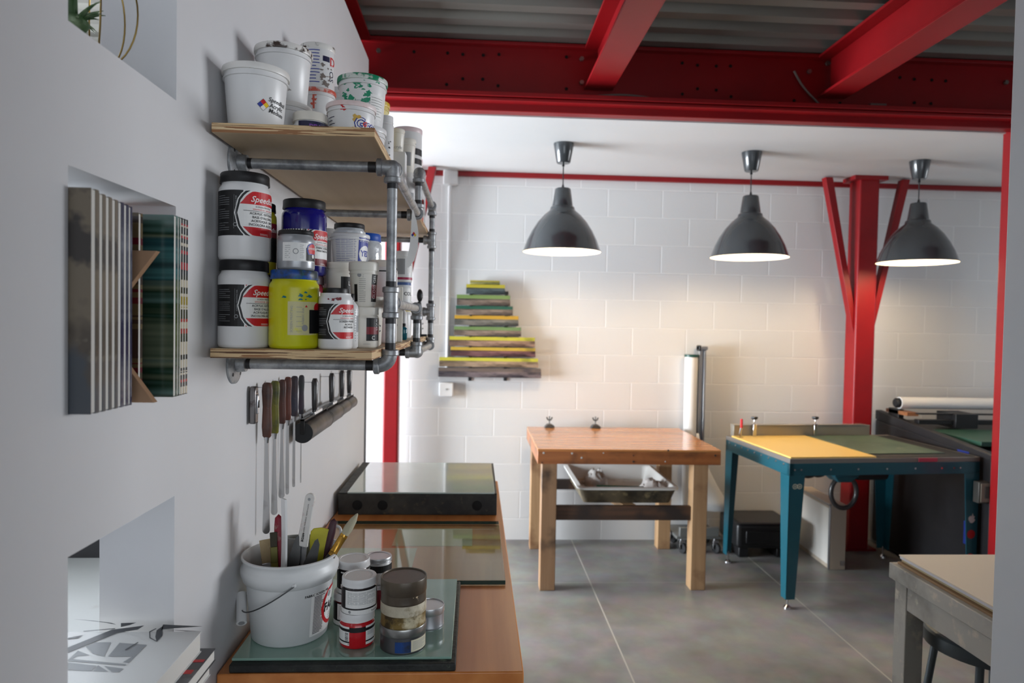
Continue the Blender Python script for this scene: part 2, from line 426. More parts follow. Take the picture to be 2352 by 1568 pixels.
# low white ceiling over the back bay
struct(MB().box(-3.6, 5.6, 3.635, 5.0, 2.69, 2.735).build('ceiling', PAINT_C, smooth=False))
# corrugated metal deck
mb = MB(); y = -2.6; prof = []
while y < 5.1:
    prof += [(y, 3.06), (y+.065, 3.06), (y+.085, 3.098), (y+.145, 3.098)]; y += .165
vs = []; fs = []
for (yy, z) in prof: vs += [(-3.7, yy, z), (5.7, yy, z)]
for i in range(len(prof)-1): fs.append((2*i, 2*i+1, 2*i+3, 2*i+2))
mb.add(vs, fs); b0 = len(mb.v); mb.box(-3.7, 5.7, -2.6, 5.12, 3.25, 3.3)
struct(mb.build('ceiling_deck', M('galvanised_deck', (132, 130, 124), .38, .35, var=[((108, 106, 100), 2, .55, .2, (.3, 2, 1))]), smooth=False))

# ============================================================ red steel
def ibeam(mb, x0, x1, yc, z0, z1, fw, ft=.014, wt=.012, along='x', x=None, y0=0, y1=0):
    if along == 'x':
        mb.box(x0, x1, yc-fw/2, yc+fw/2, z0, z0+ft); mb.box(x0, x1, yc-fw/2, yc+fw/2, z1-ft, z1); mb.box(x0, x1, yc-wt/2, yc+wt/2, z0+ft, z1-ft)
    else:
        mb.box(x-fw/2, x+fw/2, y0, y1, z0, z0+ft); mb.box(x-fw/2, x+fw/2, y0, y1, z1-ft, z1); mb.box(x-wt/2, x+wt/2, y0, y1, z0+ft, z1-ft)
    return mb
HOLE = M('bolt_hole_dark', (12, 4, 4), .8)
BOLT = M('bolt_head_steel', (150, 146, 140), .35, .9)
gb = thing('steel_girder', 'deep red steel girder running across the room above the white ceiling edge', 'beam', (1.4, 3.62, 2.745))
mb = MB(); g0 = Vector((1.4, 3.62, 2.745))
mb.box(-1.92, 4.1, -.14, .0, 0, .022); mb.box(-1.92, 4.1, -.006, .006, .022, .30)
mb.box(-1.92, 4.1, -.05, .05, .295, .312)
mb.build('girder_web_and_flange', STEEL_RED, gb, bevel=.002)
mb = MB(); mb.box(-1.92, 4.1, -.075, -.012, -.056, -.005); mb.box(-1.92, 4.1, -.13, -.07, -.02, -.004)
mb.build('edge_channel', STEEL_RED, gb, bevel=.003)
mb = MB()
holes = [(951,119),(1028,122),(1063,125),(1110,127),(1146,125),(1026,194),(1063,181),(1109,182),(1144,197),(1301,131),(1301,204),
         (1567,145),(1602,150),(1645,152),(1678,152),(1567,216),(1602,204),(1645,207),(1679,222),(1824,231),(1929,237),(2067,178),(2100,182),(2068,247),(2100,236),(2138,238),(2140,184),(2172,186),(2170,252)]
for (a, b) in holes:
    p = at(a, b, y=3.612)-g0
    mb.lathe([(0, 0), (.0085, 0), (.0085, .002)], 10, 0, Matrix.Translation(p) @ Matrix.Rotation(pi/2, 4, 'X'))
mb.build('bolt_hole_pattern', HOLE, gb)
for (a, b) in [(870,117),(1336,136),(1336,190),(1900,146),(1912,145),(1858,165),(2309,190)]:
    p = at(a, b, y=3.608)-g0
    MB().lathe([(0, .012), (.012, .012), (.013, 0), (0, 0)], 6, 0, Matrix.Translation(p) @ Matrix.Rotation(pi/2, 4, 'X')).build('bolt', BOLT, gb)
for x, lab in ((1.12, 'red steel joist overhead, left of the two that cross the corrugated deck in the middle'),
               (2.37, 'red steel joist overhead nearest the right wall end, running toward the viewer'),
               (-.135, 'red steel joist overhead along the top of the left partition')):
    o = ibeam(MB(), 0, 0, 0, -.01, .215, .15, along='y', x=0, y0=-6.08, y1=-.02).build('steel_joist', STEEL_RED, bevel=.002)
    o.location = (x, 3.60, 2.835); tag(o, lab, 'beam', 'red steel joists under the deck')
def column(px0, px1, y, ztop, label, braces=()):
    x0 = at(px0, 900, y=y).x; x1 = at(px1, 900, y=y).x; xc = (x0+x1)/2; hw = (x1-x0)/2
    t = thing('steel_column', label, 'column', (xc, y+hw, 0), group='red steel columns')
    MB().box(-hw, hw, -hw, hw, .012, ztop).build('post', STEEL_RED, t, bevel=.012, bseg=3)
    MB().box(-hw-.06, hw+.06, -hw-.0, hw+.02, 0, .014).build('base_plate', STEEL_RED, t, bevel=.002)
    MB().box(-hw-.05, hw+.05, -hw-.02, hw, ztop-.03, ztop).build('cap_plate', STEEL_RED, t, bevel=.002)
    for sx in braces:
        mb = MB(); a = Vector((sx*(hw+.24), -hw*.2, ztop-.01)); c = Vector((sx*(hw+.0), -hw*.2, ztop-1.12))
        a2 = a+Vector((sx*-.055, 0, 0)); c2 = c+Vector((0, 0, .19))
        vs = []
        for yy in (-.03, .03):
            for p in (a, a2, c2, c): vs.append(p+Vector((0, yy, 0)))
        mb.add(vs, [(0, 1, 2, 3), (7, 6, 5, 4), (0, 4, 5, 1), (1, 5, 6, 2), (2, 6, 7, 3), (3, 7, 4, 0)])
        mb.build('diagonal_brace', STEEL_RED, t, bevel=.003)
    return t
column(1961, 2006, 4.74, 2.69, 'tall red steel column with two diagonal braces, between teal table and dark machine', (-1, 1))
column(880, 915, 4.80, 2.69, 'narrow-looking red steel column at the far end of the left partition', (1,))
column(2326, 2384, 3.52, 2.745, 'red steel column edge at far right behind the pale wall end', ())
# red trim line where ceiling meets block wall
struct(MB().box(-.0, 5.6, 4.965, 4.999, 2.655, 2.689).build('trim_2', STEEL_RED, bevel=.002))
# thin cables on the girder
CABLE = M('grey_cable', (120, 112, 106), .5)
def cable(name, pts, r, label, mat=CABLE, cat='cable'):
    c = Vector(pts[0]); P = []
    pts = [Vector(p) for p in pts]
    for i in range(len(pts)-1):
        p0 = pts[max(i-1, 0)]; p1 = pts[i]; p2 = pts[i+1]; p3 = pts[min(i+2, len(pts)-1)]
        for k in range(6):
            t = k/6; P.append(.5*((2*p1)+(p2-p0)*t+(2*p0-5*p1+4*p2-p3)*t*t+(3*p1-p0-3*p2+p3)*t**3)-c)
    P.append(pts[-1]-c)
    o = MB().tube(P, r, 8).build(name, mat); o.location = c
    return tag(o, label, cat) if label else o
yc_ = 3.600
cable('conduit_cable', [at(a, b, y=yc_) for a, b in ((1340,224),(1385,219),(1440,218),(1500,226),(1545,238))], .005, 'grey cable lying along the girder flange, left of the middle joist end')
cable('conduit_cable', [at(a, b, y=yc_) for a, b in ((1824,163),(1842,195),(1868,225),(1900,252),(1960,258),(1988,259))], .006, 'grey cable curving down the girder beside the right joist')
cable('conduit_cable', [at(a, b, y=yc_) for a, b in ((2038,259),(2100,260),(2160,266),(2230,266),(2300,262))], .004, 'thin grey cable running right from the junction box on the girder')
o = MB().box(-.045, .045, -.018, .012, 0, .034).build('junction_box', M('box_grey_paint', (120, 104, 100), .5), bevel=.003)
p = at(2013, 262, y=3.575); o.location = (p.x, 3.575, 2.769); tag(o, 'small grey junction box sitting on the red girder flange', 'junction box')

# ============================================================ pendant lamps
SHADE = M('charcoal_enamel', (50, 54, 57), .22, 0, coat=.6)
SHIN = M('shade_inner_cream', (250, 242, 222), .5, emis=(255, 236, 196), es=.55)
def pendant(x, y, label):
    t = thing('pendant_lamp', label, 'lamp', (x, y, 2.69), group='pendant lamps over the work tables')
    MB().lathe([(0, 0), (.062, 0), (.062, -.006), (.042, -.112), (.038, -.118), (0, -.118)][::-1], 40).build('ceiling_cup', SHADE, t)
    MB().tube([(0, 0, -.118), (0, 0, -.27)], .0035, 8).lathe([(.009, -.135), (.004, -.118), (0, -.118)], 10).lathe([(0, -.268), (.01, -.268), (.005, -.245)], 10).build('cord', B_PLAS, t)
    z = -.27
    outer = [(0, z), (.044, z), (.048, z-.006), (.063, z-.108), (.072, z-.114), (.075, z-.126), (.078, z-.134), (.112, z-.162), (.150, z-.205), (.185, z-.26), (.212, z-.315), (.232, z-.372), (.240, z-.384)]
    inner = [(.236, z-.384), (.226, z-.366), (.206, z-.315), (.178, z-.26), (.143, z-.205), (.105, z-.166), (.07, z-.135), (0, z-.125)]
    sh = MB().lathe((outer+[inner[0]])[::-1], 64).build('shade', SHADE, t)
    MB().lathe(inner[::-1], 64).build('shade_lining', SHIN, t)
    MB().sphere((0, 0, z-.215), .045, 0, 20, (1, 1, 1.15)).build('bulb', M('bulb_glow', (255, 240, 210), .4, emis=(255, 226, 176), es=14), t)
    l = bpy.data.lights.new('pendant_light', 'POINT'); l.energy = 11; l.color = (1, .78, .52); l.shadow_soft_size = .06
    lo = bpy.data.objects.new('pendant_light', l); COL.objects.link(lo); lo.parent = t; lo.location = (0, 0, z-.30)
for (a, b, lab) in ((1295, 330, 'leftmost charcoal dome pendant lamp, hanging over the wooden worktable'), (1727, 350, 'middle charcoal dome pendant lamp, hanging left of the red column'),
                    (2113, 370, 'rightmost charcoal dome pendant lamp, hanging right of the red column')):
    p = at(a, b, z=2.69); pendant(p.x, p.y, lab)

# ============================================================ block wall fittings
CP = M('painted_conduit', (222, 222, 222), .4)
t = thing('wall_conduit', 'white painted conduit pipe running down the block wall with two square boxes', 'conduit', (at(1030, 640, y=4.97).x-.0, 4.985, 0))
x0 = t.location.x
MB().tube([(0, 0, 1.22), (0, 0, 2.58)], .0135, 12).build('conduit_pipe', CP, t)
for (a, b, s) in ((1035, 408, .052), (1025, 894, .052)):
    p = at(a, b, y=4.97); MB().box(-s, s, -.04, .014, -s, s).build('conduit_box', CP, t, loc=(p.x-x0, 0, p.z), bevel=.008)
p = at(1025, 894, y=4.93); MB().lathe([(0, .006), (.006, .006), (.007, 0)], 12, 0, Matrix.Rotation(pi/2, 4, 'X')).build('knockout_plug', GREYL, t, loc=(p.x-x0, -.042, p.z))

# squeegees on their wall rack
rk = thing('squeegee_rack', 'pair of black wall brackets carrying the stacked squeegees on the block wall', 'wall rack', (0, 5.0, 0))
for a in (1079, 1161):
    xx = at(a, 868, y=4.95).x
    mb = MB(); zb = at(a, 876, y=4.93).z; mb.box(xx-.012, xx+.012, -.012, 0, zb, at(a, 668, y=4.93).z)
    rows_z = [at(a, q, y=4.93).z for q in (675, 701, 723, 747, 771, 795, 818, 842, 866)]
    for z in rows_z: mb.box(xx-.008, xx+.008, -.095, -.01, z-.008, z-.0005)
    mb.build('bracket', B_PLAS, rk, bevel=.002)
SQ = [(1080,1148,643,652,(196,180,60),(120,120,70),'short olive-yellow', 'topmost and shortest'),
      (1071,1160,652,674,(204,190,40),(40,56,60),'dark teal with yellow blade', 'second from the top'),
      (1049,1172,676,700,(128,160,84),(84,74,66),'grey-brown with light green blade', 'third from the top'),
      (1047,1178,701,722,(22,92,70),(96,84,74),'brown with dark green blade', 'fourth from the top'),
      (1044,1191,723,746,(222,170,40),(84,84,78),'grey with orange-yellow blade', 'fifth from the top'),
      (1043,1197,749,770,(120,156,90),(100,88,78),'brown with pale green blade', 'sixth from the top'),
      (1032,1229,772,794,(226,218,60),(120,96,80),'tan-brown with bright yellow blade', 'fourth from the bottom'),
      (1035,1230,796,817,(226,190,60),(84,52,56),'maroon with amber blade', 'third from the bottom'),
      (1009,1236,820,841,(230,224,66),(128,110,90),'tan with wide lemon-yellow blade', 'second from the bottom'),
      (1007,1243,844,865,(120,104,96),(84,76,80),'grey-stained with no visible blade', 'lowest and longest')]
for i, (a, b, c, d, cb, cw, look, pos) in enumerate(SQ):
    yy = 4.915; p0 = at(a, c, y=yy); p1 = at(b, d, y=yy); wd = at(b, (c+d)/2, y=yy).x-p0.x; h = p0.z-at(a, d, y=yy).z
    t = thing('squeegee', 'wooden squeegee, %s, %s on the rack' % (look, pos), 'squeegee', (p0.x+wd/2, yy+.02, p0.z-h), group='squeegees on the wall rack')
    hb = h*.30
    wm = M('squeegee_wood_%s' % 'abcdefghij'[i], cw, .6, var=[((max(0, cw[0]-50), max(0, cw[1]-46), max(0, cw[2]-40)), 7, .5, .12, (1, 1, 4)), ((min(255, cw[0]+34), min(255, cw[1]+30), min(255, cw[2]+28)), 9, .58, .08, (.5, 1, 3))])
    MB().prism([(-.022, 0), (.026, 0), (.026, (h-hb)*.7), (.012, h-hb), (-.008, h-hb), (-.022, (h-hb)*.7)], wd, 0, Matrix.Translation((-wd/2, 0, 0)) @ Matrix(((0,0,1,0),(1,0,0,0),(0,1,0,0),(0,0,0,1)))).build('handle', wm, t, bevel=.002)
    MB().box(-wd/2, wd/2, -.012, .004, (h-hb)*.8, h).build('blade', M('squeegee_blade_%s' % 'abcdefghij'[i], tuple(int(c_*.76+10) for c_ in cb), .4, var=[((cb[0]*.6, cb[1]*.62, cb[2]*.7), 6, .62, .08)]), t, bevel=.001)
# ============================================================ pipe shelf on the left partition
PLY = wood('shelf_plywood', (184, 160, 126), (200, 178, 144), 'y', .55, .5)
PLYE = stripes('plywood_edge', [(96, 62, 38), (214, 184, 140), (150, 104, 66), (224, 198, 156), (120, 80, 50)], 150, 0, .6, 2, True, .02)
ZT, ZL = 1.959, 1.543
XP, Y1, Y2, Y3 = .322, 1.44, 2.07, 2.70
ZA, ZR, ZM, ZB = 1.918, 2.048, 1.638, 1.506
sh = thing('pipe_shelf', 'two-tier plywood shelf on galvanised pipe fittings, full of paint containers', 'shelf', (0, Y1, ZL))
S0 = Vector((0, Y1, ZL))
def board(zt, y0, y1):
    mb = MB(); mb.box(.008, .306, y0-Y1, y1-Y1, zt-.018-ZL, zt-ZL)
    mb.m = [1 if i in (2, 3, 4, 5) else 0 for i in range(6)]
    mb.build('shelf_board', [PLY, PLYE], sh, bevel=.0012, smooth=False)
board(ZT, 1.294, 2.80); board(ZL, 1.294, 2.77)
PR, FR, CRR = .0107, .0155, .0182
def pipe(a, b, trim0=.02, trim1=.02):
    a = Vector(a)-S0; b = Vector(b)-S0; d = (b-a).normalized(); a2 = a+d*trim0; b2 = b-d*trim1
    o = MB().tube([a2, b2], PR, 20).tube([a2, a2+d*.024], PR+.0004, 20, 1).tube([b2-d*.024, b2], PR+.0004, 20, 1).build('pipe', [GALV, THREAD], sh)
def elbow(p, d1, d2):
    p = Vector(p)-S0; d1 = Vector(d1); d2 = Vector(d2); L_ = .03; pts = []
    for i in range(9):
        t = i/8; pts.append(p+d1*L_*(1-t)**2+d2*L_*t**2)
    mb = MB().tube(pts, FR, 20)
    for d in (d1, d2): mb.tube([p+d*(L_-.009), p+d*(L_-.007), p+d*(L_+.002), p+d*(L_+.004)], CRR, 20, rs=[FR, CRR, CRR, CRR-.003])
    mb.build('elbow_fitting', GALV, sh)
def tee(p, dirs):
    p = Vector(p)-S0; mb = MB()
    for d in dirs:
        d = Vector(d); mb.tube([p, p+d*.024], FR, 20).tube([p+d*.02, p+d*.022, p+d*.031, p+d*.033], CRR, 20, rs=[FR, CRR, CRR, CRR-.003])
    mb.sphere(p, FR, 0, 20); mb.build('tee_fitting', GALV, sh)
def flange(y, z):
    T = Matrix.Translation(Vector((.0005, y, z))-S0) @ Matrix.Rotation(pi/2, 4, 'Y')
    mb = MB().lathe([(0, 0), (.042, 0), (.042, .004), (.036, .006), (.018, .009), (.0165, .026), (.012, .027), (0, .027)], 36, 0, T)
    for k in range(4):
        a = pi/4+k*pi/2; mb.lathe([(.0045, 0), (.0045, .0015), (0, .003)], 10, 1, T @ Matrix.Translation((.03*cos(a), .03*sin(a), .0055)))
    mb.build('flange', [GALV, THREAD], sh)
X, Y, Z = Vector((1, 0, 0)), Vector((0, 1, 0)), Vector((0, 0, 1))
for (y, z) in ((Y1, ZA), (Y1, ZB), (Y2, ZA), (Y2, ZB), (Y3, ZA), (Y3, ZB)):
    flange(y, z); pipe((.0, y, z), (XP, y, z), .012, .026)
tee((XP, Y1, ZA), (-X, -Z, Y)); pipe((XP, Y1, ZA), (XP, Y1, ZM)); tee((XP, Y1, ZM), (Z, -Z, Y)); pipe((XP, Y1, ZM), (XP, Y1, ZB), .02, .024); elbow((XP, Y1, ZB), Z, -X)
pipe((XP, Y1, ZA), (XP, Y2, ZA)); tee((XP, Y2, ZA), (-X, Z, -Y)); pipe((XP, Y2, ZA), (XP, Y2, ZR)); elbow((XP, Y2, ZR), -Z, Y)
pipe((XP, Y2, ZR), (XP, Y3, ZR)); elbow((XP, Y3, ZR), -Y, -Z); pipe((XP, Y3, ZR), (XP, Y3, ZA)); tee((XP, Y3, ZA), (-X, Z, -Z))
pipe((XP, Y3, ZA), (XP, Y3, ZM)); tee((XP, Y3, ZM), (Z, -Z, -X)); pipe((XP, Y3, ZM), (XP, Y3, ZB)); tee((XP, Y3, ZB), (Z, -Y, -X))
pipe((XP, Y3, ZB), (XP, Y2, ZB)); tee((XP, Y2, ZB), (Z, Y, -X)); pipe((XP, Y2, ZB), (XP, Y2, ZM)); elbow((XP, Y2, ZM), -Z, -Y); pipe((XP, Y2, ZM), (XP, Y1, ZM))

# ============================================================ containers
def face_cam(x, y): return math.atan2(.5-x, y)
def jar(label, px, y, z, r, h, kind='jar', lid=B_PLAS, body=W_PLAS, lid_h=None, lab=None, group='paint containers on the pipe shelf', rot=0.0, x=None, name=None, py=600, cat=None, lidr=None):
    if x is None: x = max(at(px, py, y=y).x, r+.0015)
    names = {'jar': ('paint_jar', 'jar'), 'tub': ('plastic_tub', 'tub'), 'can': ('ink_can', 'can'), 'bottle': ('paint_bottle', 'bottle')}
    t = thing(name or names[kind][0], label, cat or names[kind][1], (x, y, z), (0, 0, face_cam(x, y)+rot), group)
    n = 48
    if kind == 'jar':
        lh = lid_h or h*.125; hb = h-lh; k = min(r*.16, .008)
        MB().lathe([(0, 0), (r-k*.9, 0), (r-k*.25, k*.3), (r, k), (r, hb-k*2.2), (r*.985, hb-k*1.2), (r*.9, hb-k*.35), (r*.885, hb-k*.1), (r*.885, hb+.003), (0, hb+.003)], n).build('body', body, t, sharp=60)
        q = lidr or r*.955
        MB().lathe([(0, hb+.001), (q, hb+.001), (q, hb+.003), (q*.985, hb+lh*.5), (q*.985, h-.002), (q*.955, h), (q*.8, h), (q*.78, h-.001), (0, h-.001)], 96, rib=.0006, ribz=(hb+.002, h-.003)).build('lid', lid, t, sharp=50)
        rf = lambda v: r
    elif kind == 'tub':
        lh = lid_h or h*.11; hb = h-lh; rb = r*.80; rt = r*.93
        rf = lambda v: rb+(rt-rb)*v/hb
        MB().lathe([(0, 0), (rb-.004, 0), (rb, .004), (rf(hb*.9), hb*.9), (r*.965, hb*.905), (r*.965, hb*.93), (rt, hb*.935), (rt, hb+.002), (0, hb+.002)], n).build('body', body, t, sharp=45)
        MB().lathe([(0, hb+.001), (rt+.001, hb), (r*.99, hb), (r, hb+.002), (r, h-.004), (r*.985, h-.001), (r*.95, h), (r*.93, h-.003), (0, h-.003)], n).build('lid', lid, t, sharp=45)
    elif kind == 'can':
        lh = lid_h or h*.3; hb = h-lh
        MB().lathe([(0, 0), (r*.97, 0), (r*.985, .002), (r*.975, .004), (r*.975, hb), (0, hb)], n).build('body', body, t, sharp=40)
        MB().lathe([(0, hb-.002), (r*.98, hb-.002), (r, hb), (r, h-.002), (r*.985, h), (r*.95, h), (r*.93, h-.002), (0, h-.002)], n).build('lid', lid, t, sharp=40)
        rf = lambda v: r*.975
    else:
        lh = lid_h or h*.16; hb = h-lh
        MB().lathe([(0, 0), (r-.003, 0), (r, .004), (r, hb*.8), (r*.93, hb*.88), (r*.6, hb*.96), (r*.5, hb*.975), (r*.5, hb+.002), (0, hb+.002)], n).build('body', body, t, sharp=50)
        MB().lathe([(0, hb), (r*.58, hb), (r*.56, h-.002), (r*.5, h), (0, h)], 48, rib=.0005, ribz=(hb+.001, h-.003)).build('lid', lid, t, sharp=50)
        rf = lambda v: r
    if lab:
        L_ = Lab(rf); L_.R0 = r if kind != 'tub' else r*.86; lab(L_, L_.R0, h); L_.build('label', t)
    return t
def speedball(v0f=.25, v1f=.72, ub=0.0, lines=("ACRYLIC EXTENDER", "BASE D'ALLONGE", "ACRYLIQUE / BASE", "INCOLORA ACRILICA"), mid=None, s=1.0):
    def f(L, R, h):
        v0, v1 = h*v0f, h*v1f; H = v1-v0; u0 = ub*R; L.R0 = R
        L.rect(u0-1.5*R, u0, v0, v1, INK, 0)
        L.lines(u0-1.2*R, u0-.55*R, v0+H*.66, v1-H*.10, 5, GREYL, 1, .0006); L.lines(u0-1.2*R, u0-.55*R, v0+H*.36, v0+H*.60, 5, GREYL, 1, .0006); L.lines(u0-1.2*R, u0-.55*R, v0+H*.1, v0+H*.3, 4, GREYL, 1, .0006)
        L.rect(u0-.36*R, u0-.352*R, v0+H*.15, v1-H*.1, GREYL, 1)
        L.disc(u0-.30*R, v0+H*.24, H*.045, GREYL, 1); L.disc(u0-.30*R, v0+H*.24, H*.03, INK, 2)
        L.text("SCREEN PRINTING INK", H*.05, u0-.27*R, v0+H*.62, GREYL, 2, 0, pi/2)
        L.rect(u0, u0+.05*R, v0, v1, PAPER, 1); L.rect(u0+.05*R, u0+1.7*R, v0, v1, RED, 0)
        cu, cv, r_ = u0+.86*R, v0+H*.5, H*.60
        ms = dict(vmin=v0, vmax=v1)
        L.disc(cu, cv, r_*1.13, PAPER, 1, **ms); L.disc(cu, cv, r_*1.09, INK, 2, **ms); L.disc(cu, cv, r_*1.01, PAPER, 3, **ms)
        f_ = lambda u: sqrt(max(0, (r_*.94)**2-(u-cu)**2))
        top = cv+H*.20; bot = cv-H*.30
        L.strip(cu-r_*.93, cu+r_*.93, top, lambda u: min(v1-H*.01, max(top, cv+f_(u))), RED, 4, step=r_/9)
        L.strip(cu-r_*.93, cu+r_*.93, lambda u: max(v0+H*.01, min(bot, cv-f_(u))), bot, mid or RED, 4, step=r_/9)
        L.text("Speedball", H*.19, cu+.04*R, cv+H*.315, PAPER, 5, .35, bold=.0002)
        L.text("SCREEN PRINTING", H*.055, cu, cv+H*.155, INK, 5); L.text("SERIGRAPHIE  SERIGRAFIA", H*.05, cu, cv+H*.095, RED, 5)
        L.rect(cu-r_*.8, cu+r_*.8, cv+H*.052, cv+H*.062, INK, 5)
        for i, ln in enumerate(lines): L.text(ln, H*.076*s, cu, cv-H*(.0+.082*i), INK, 5, bold=.0001)
        L.lines(cu-r_*.2, cu+r_*.2, cv-H*.47, cv-H*.42, 2, PAPER, 5, .0006)
    return f
def stained(name, base, stain, sc=14, th=.6, so=.03, extra=None, rough=.35):
    v = [(stain, sc, th, so)]
    if extra: v.append(extra)
    return M(name, base, rough, var=v)
LID_GRN = stained('lid_green_stained', (206, 212, 206), (18, 128, 92), 26, .47, .03)
LID_RED = stained('lid_red_stained', (222, 186, 184), (170, 24, 40), 16, .64, .03, ((232, 222, 220), 9, .55, .1))
LID_SAL = stained('lid_salmon_stained', (222, 206, 200), (206, 92, 74), 24, .52, .04)
LID_BRN = stained('lid_brown_stained', (222, 220, 216), (60, 44, 36), 20, .57, .025)
LID_BLU = stained('lid_blue_stained', (46, 58, 62), (24, 74, 150), 26, .52, .05, ((40, 110, 104), 17, .6, .05))
LID_YEL = stained('lid_yellow_stained', (226, 216, 160), (214, 176, 50), 18, .52, .06)
LID_OR = stained('lid_orange_flecked', (224, 222, 218), (204, 120, 40), 20, .70, .015)
LID_MAG = stained('lid_magenta_stained', (220, 200, 202), (150, 16, 50), 14, .6, .02)
TRANSL = M('frosted_tub_plastic', (226, 228, 228), .35)
YELP = M('yellow_paint_jar', (196, 192, 24), .28, var=[((196, 200, 20), 6, .55, .1), ((22, 92, 90), 30, .735, .012)])
BLUEP = M('ultramarine_paint_jar', (22, 20, 112), .15, coat=.5)
SILV = M('silver_paint_jar', (168, 170, 174), .3, .35)
REDP = M('red_paint_jar', (186, 16, 30), .22, coat=.4)
PINKP = M('crimson_paint_jar', (150, 20, 50), .22, coat=.4, var=[((210, 160, 170), 20, .62, .03)])
ORNP = M('orange_paint_jar', (220, 70, 24), .3)
GRNT = M('green_ink_bottle', (28, 140, 120), .12, coat=.5)
TEALT = M('teal_ink_bottle', (20, 110, 130), .12, coat=.5)
CLEARJ = M('clear_wrapped_jar', (196, 200, 204), .12, coat=.7, bump=(60, .8, .004))
# ---- lower tier, front
Z = ZL
H1 = .166
jar('large white screen-ink jar with black lid, lower of the two stacked by the wall', 567, 1.345, Z, .0472, H1, lab=speedball(), x=.0530)
jar('large white screen-ink jar with black lid, stacked upright on its twin by the wall', 569, 1.345, Z+H1, .0472, H1-.001, lab=speedball(.27, .78), rot=-.06, x=.0530)
def lab_yj(L, R, h):
    L.rect(-.25*R, 1.05*R, h*.18, h*.60, M('faded_label', (206, 200, 150), .5, var=[((216, 214, 40), 22, .6, .05)]), 0)
    L.rect(.62*R, 1.4*R, h*.2, h*.5, INK, 1); L.disc(1.08*R, h*.52, h*.07, RED, 2, vmin=h*.50)
    L.text("SCREEN PRINTING", .006, -.1*R, h*.38, GREYL, 2, 0, pi/2); L.text("FABRIC INK", .006, .35*R, h*.42, GREYL, 2, 0, pi/2)
    L.lines(.08*R, .3*R, h*.2, h*.56, 6, GREYL, 2); L.poly([(.42*R, h*.53), (.54*R, h*.53), (.48*R, h*.56)], RED, 2); L.disc(.42*R, h*.27, h*.04, GREYL, 2)
    L.splats(-.5*R, .7*R, h*.62, h*.74, 7, M('teal_splat', (16, 110, 120), .3), .006, 1)
jar('big yellow paint jar with blue-smeared lid on the front of the lower tier', 676, 1.345, Z, .0468, .150, lid=LID_BLU, body=YELP, lab=lab_yj, x=.1480)
def lab_silver(L, R, h):
    L.rect(-.75*R, 1.2*R, h*.22, h*.68, PAPER, 0); L.rect(.55*R, 1.3*R, h*.24, h*.56, INK, 1); L.disc(.95*R, h*.52, h*.17, BLUE, 2, vmin=h*.40); L.disc(1.0*R, h*.52, h*.15, RED, 3, vmin=h*.42)
    L.text("Speedball", h*.10, 1.0*R, h*.56, PAPER, 4, .3); L.lines(-.6*R, -.3*R, h*.28, h*.62, 7, GREYL, 1); L.disc(-.02*R, h*.46, h*.07, GREYL, 1); L.disc(-.02*R, h*.46, h*.05, PAPER, 2); L.lines(.2*R, .42*R, h*.28, h*.64, 8, GREYL, 1)
    L.disc(1.05*R, h*.36, h*.05, PAPER, 3)
jar('small silver ink jar with black lid standing on the yellow paint jar', 680, 1.345, Z+.150, .0350, .076, body=SILV, lid=B_PLAS, lab=lab_silver, x=.1505)
def lab_blue(L, R, h):
    L.rect(-1.3*R, 1.4*R, h*.56, h*.66, PAPER, 0); speedball(.16, .66, .15, ("FABRIC SCREEN", "PRINTING INK", "BLUE"), mid=DKRED)(L, R, h)
jar('tall ultramarine blue paint jar with black lid behind the silver jar', 698, 1.475, Z+.148, .0462, .158, body=BLUEP, lab=lambda L, R, h: (L.rect(-1.3*R, -.0*R, h*.48, h*.60, PAPER, 0), speedball(.13, .60, .1, ("FABRIC SCREEN", "PRINTING INK"), mid=DKRED)(L, R, h)) and None)
jar('crimson paint jar under the ultramarine jar', 698, 1.475, Z, .044, .148, body=PINKP, lid=M('grey_red_lid', (70, 48, 54), .4))
for k, zz in enumerate((0, .146)):
    jar('%s yellow ink jar with red label, stacked behind the two big white jars' % ('lower', 'upper')[k], 604, 1.437, Z+zz, .036, .146, body=M('mustard_jar', (176, 168, 30), .3),
        lab=lambda L, R, h: L.rect(-1.2*R, 1.5*R, h*.52, h*.72, DKRED, 0).rect(-1.2*R, 1.5*R, h*.18, h*.52, INK, 0).text("Speedball", .012, .7*R, h*.62, PAPER, 1, .3), x=.0495)
jar('small white screen-ink jar with red splashed shoulder at the front of the lower tier', 762, 1.345, Z, .0325, .118, lid_h=.013, lidr=.025, x=.2275,
    lab=lambda L, R, h: (speedball(.17, .74, .0, ("SCREEN PRINTING", "ACRYLIC", "RETARDER"), mid=RED)(L, R, h), L.splats(-.5*R, .2*R, h*.78, h*.84, 5, DKRED, .006, 3)) and None)
jar('slim white bottle with black cap and scribbled label beside the small ink jar', 805, 1.395, Z, .0170, .110, 'bottle', lid_h=.013,
    lab=lambda L, R, h: L.lines(-.2*R, 1.2*R, h*.12, h*.72, 13, GREYL, 0, .0012).rect(.9*R, 1.3*R, h*.3, h*.6, GREYL, 1))
def lab_lic(L, R, h):
    L.rect(.1*R, 1.2*R, h*.18, h*.74, INK, 0); L.rect(.1*R, 1.2*R, h*.34, h*.52, DKRED, 1); L.text("C", h*.14, .62*R, h*.25, PAPER, 2); L.text("LIQUID", h*.1, .95*R, h*.6, PAPER, 2, 0, pi/2); L.lines(-.1*R, .6*R, h*.08, h*.13, 1, GREYL, 1)
jar('white tub with black and red label, directly under the barcode tub', 840, 1.435, Z, .0290, .084, 'jar', lid=W_PLAS2, body=W_PLAS2, lid_h=.016, lab=lab_lic)
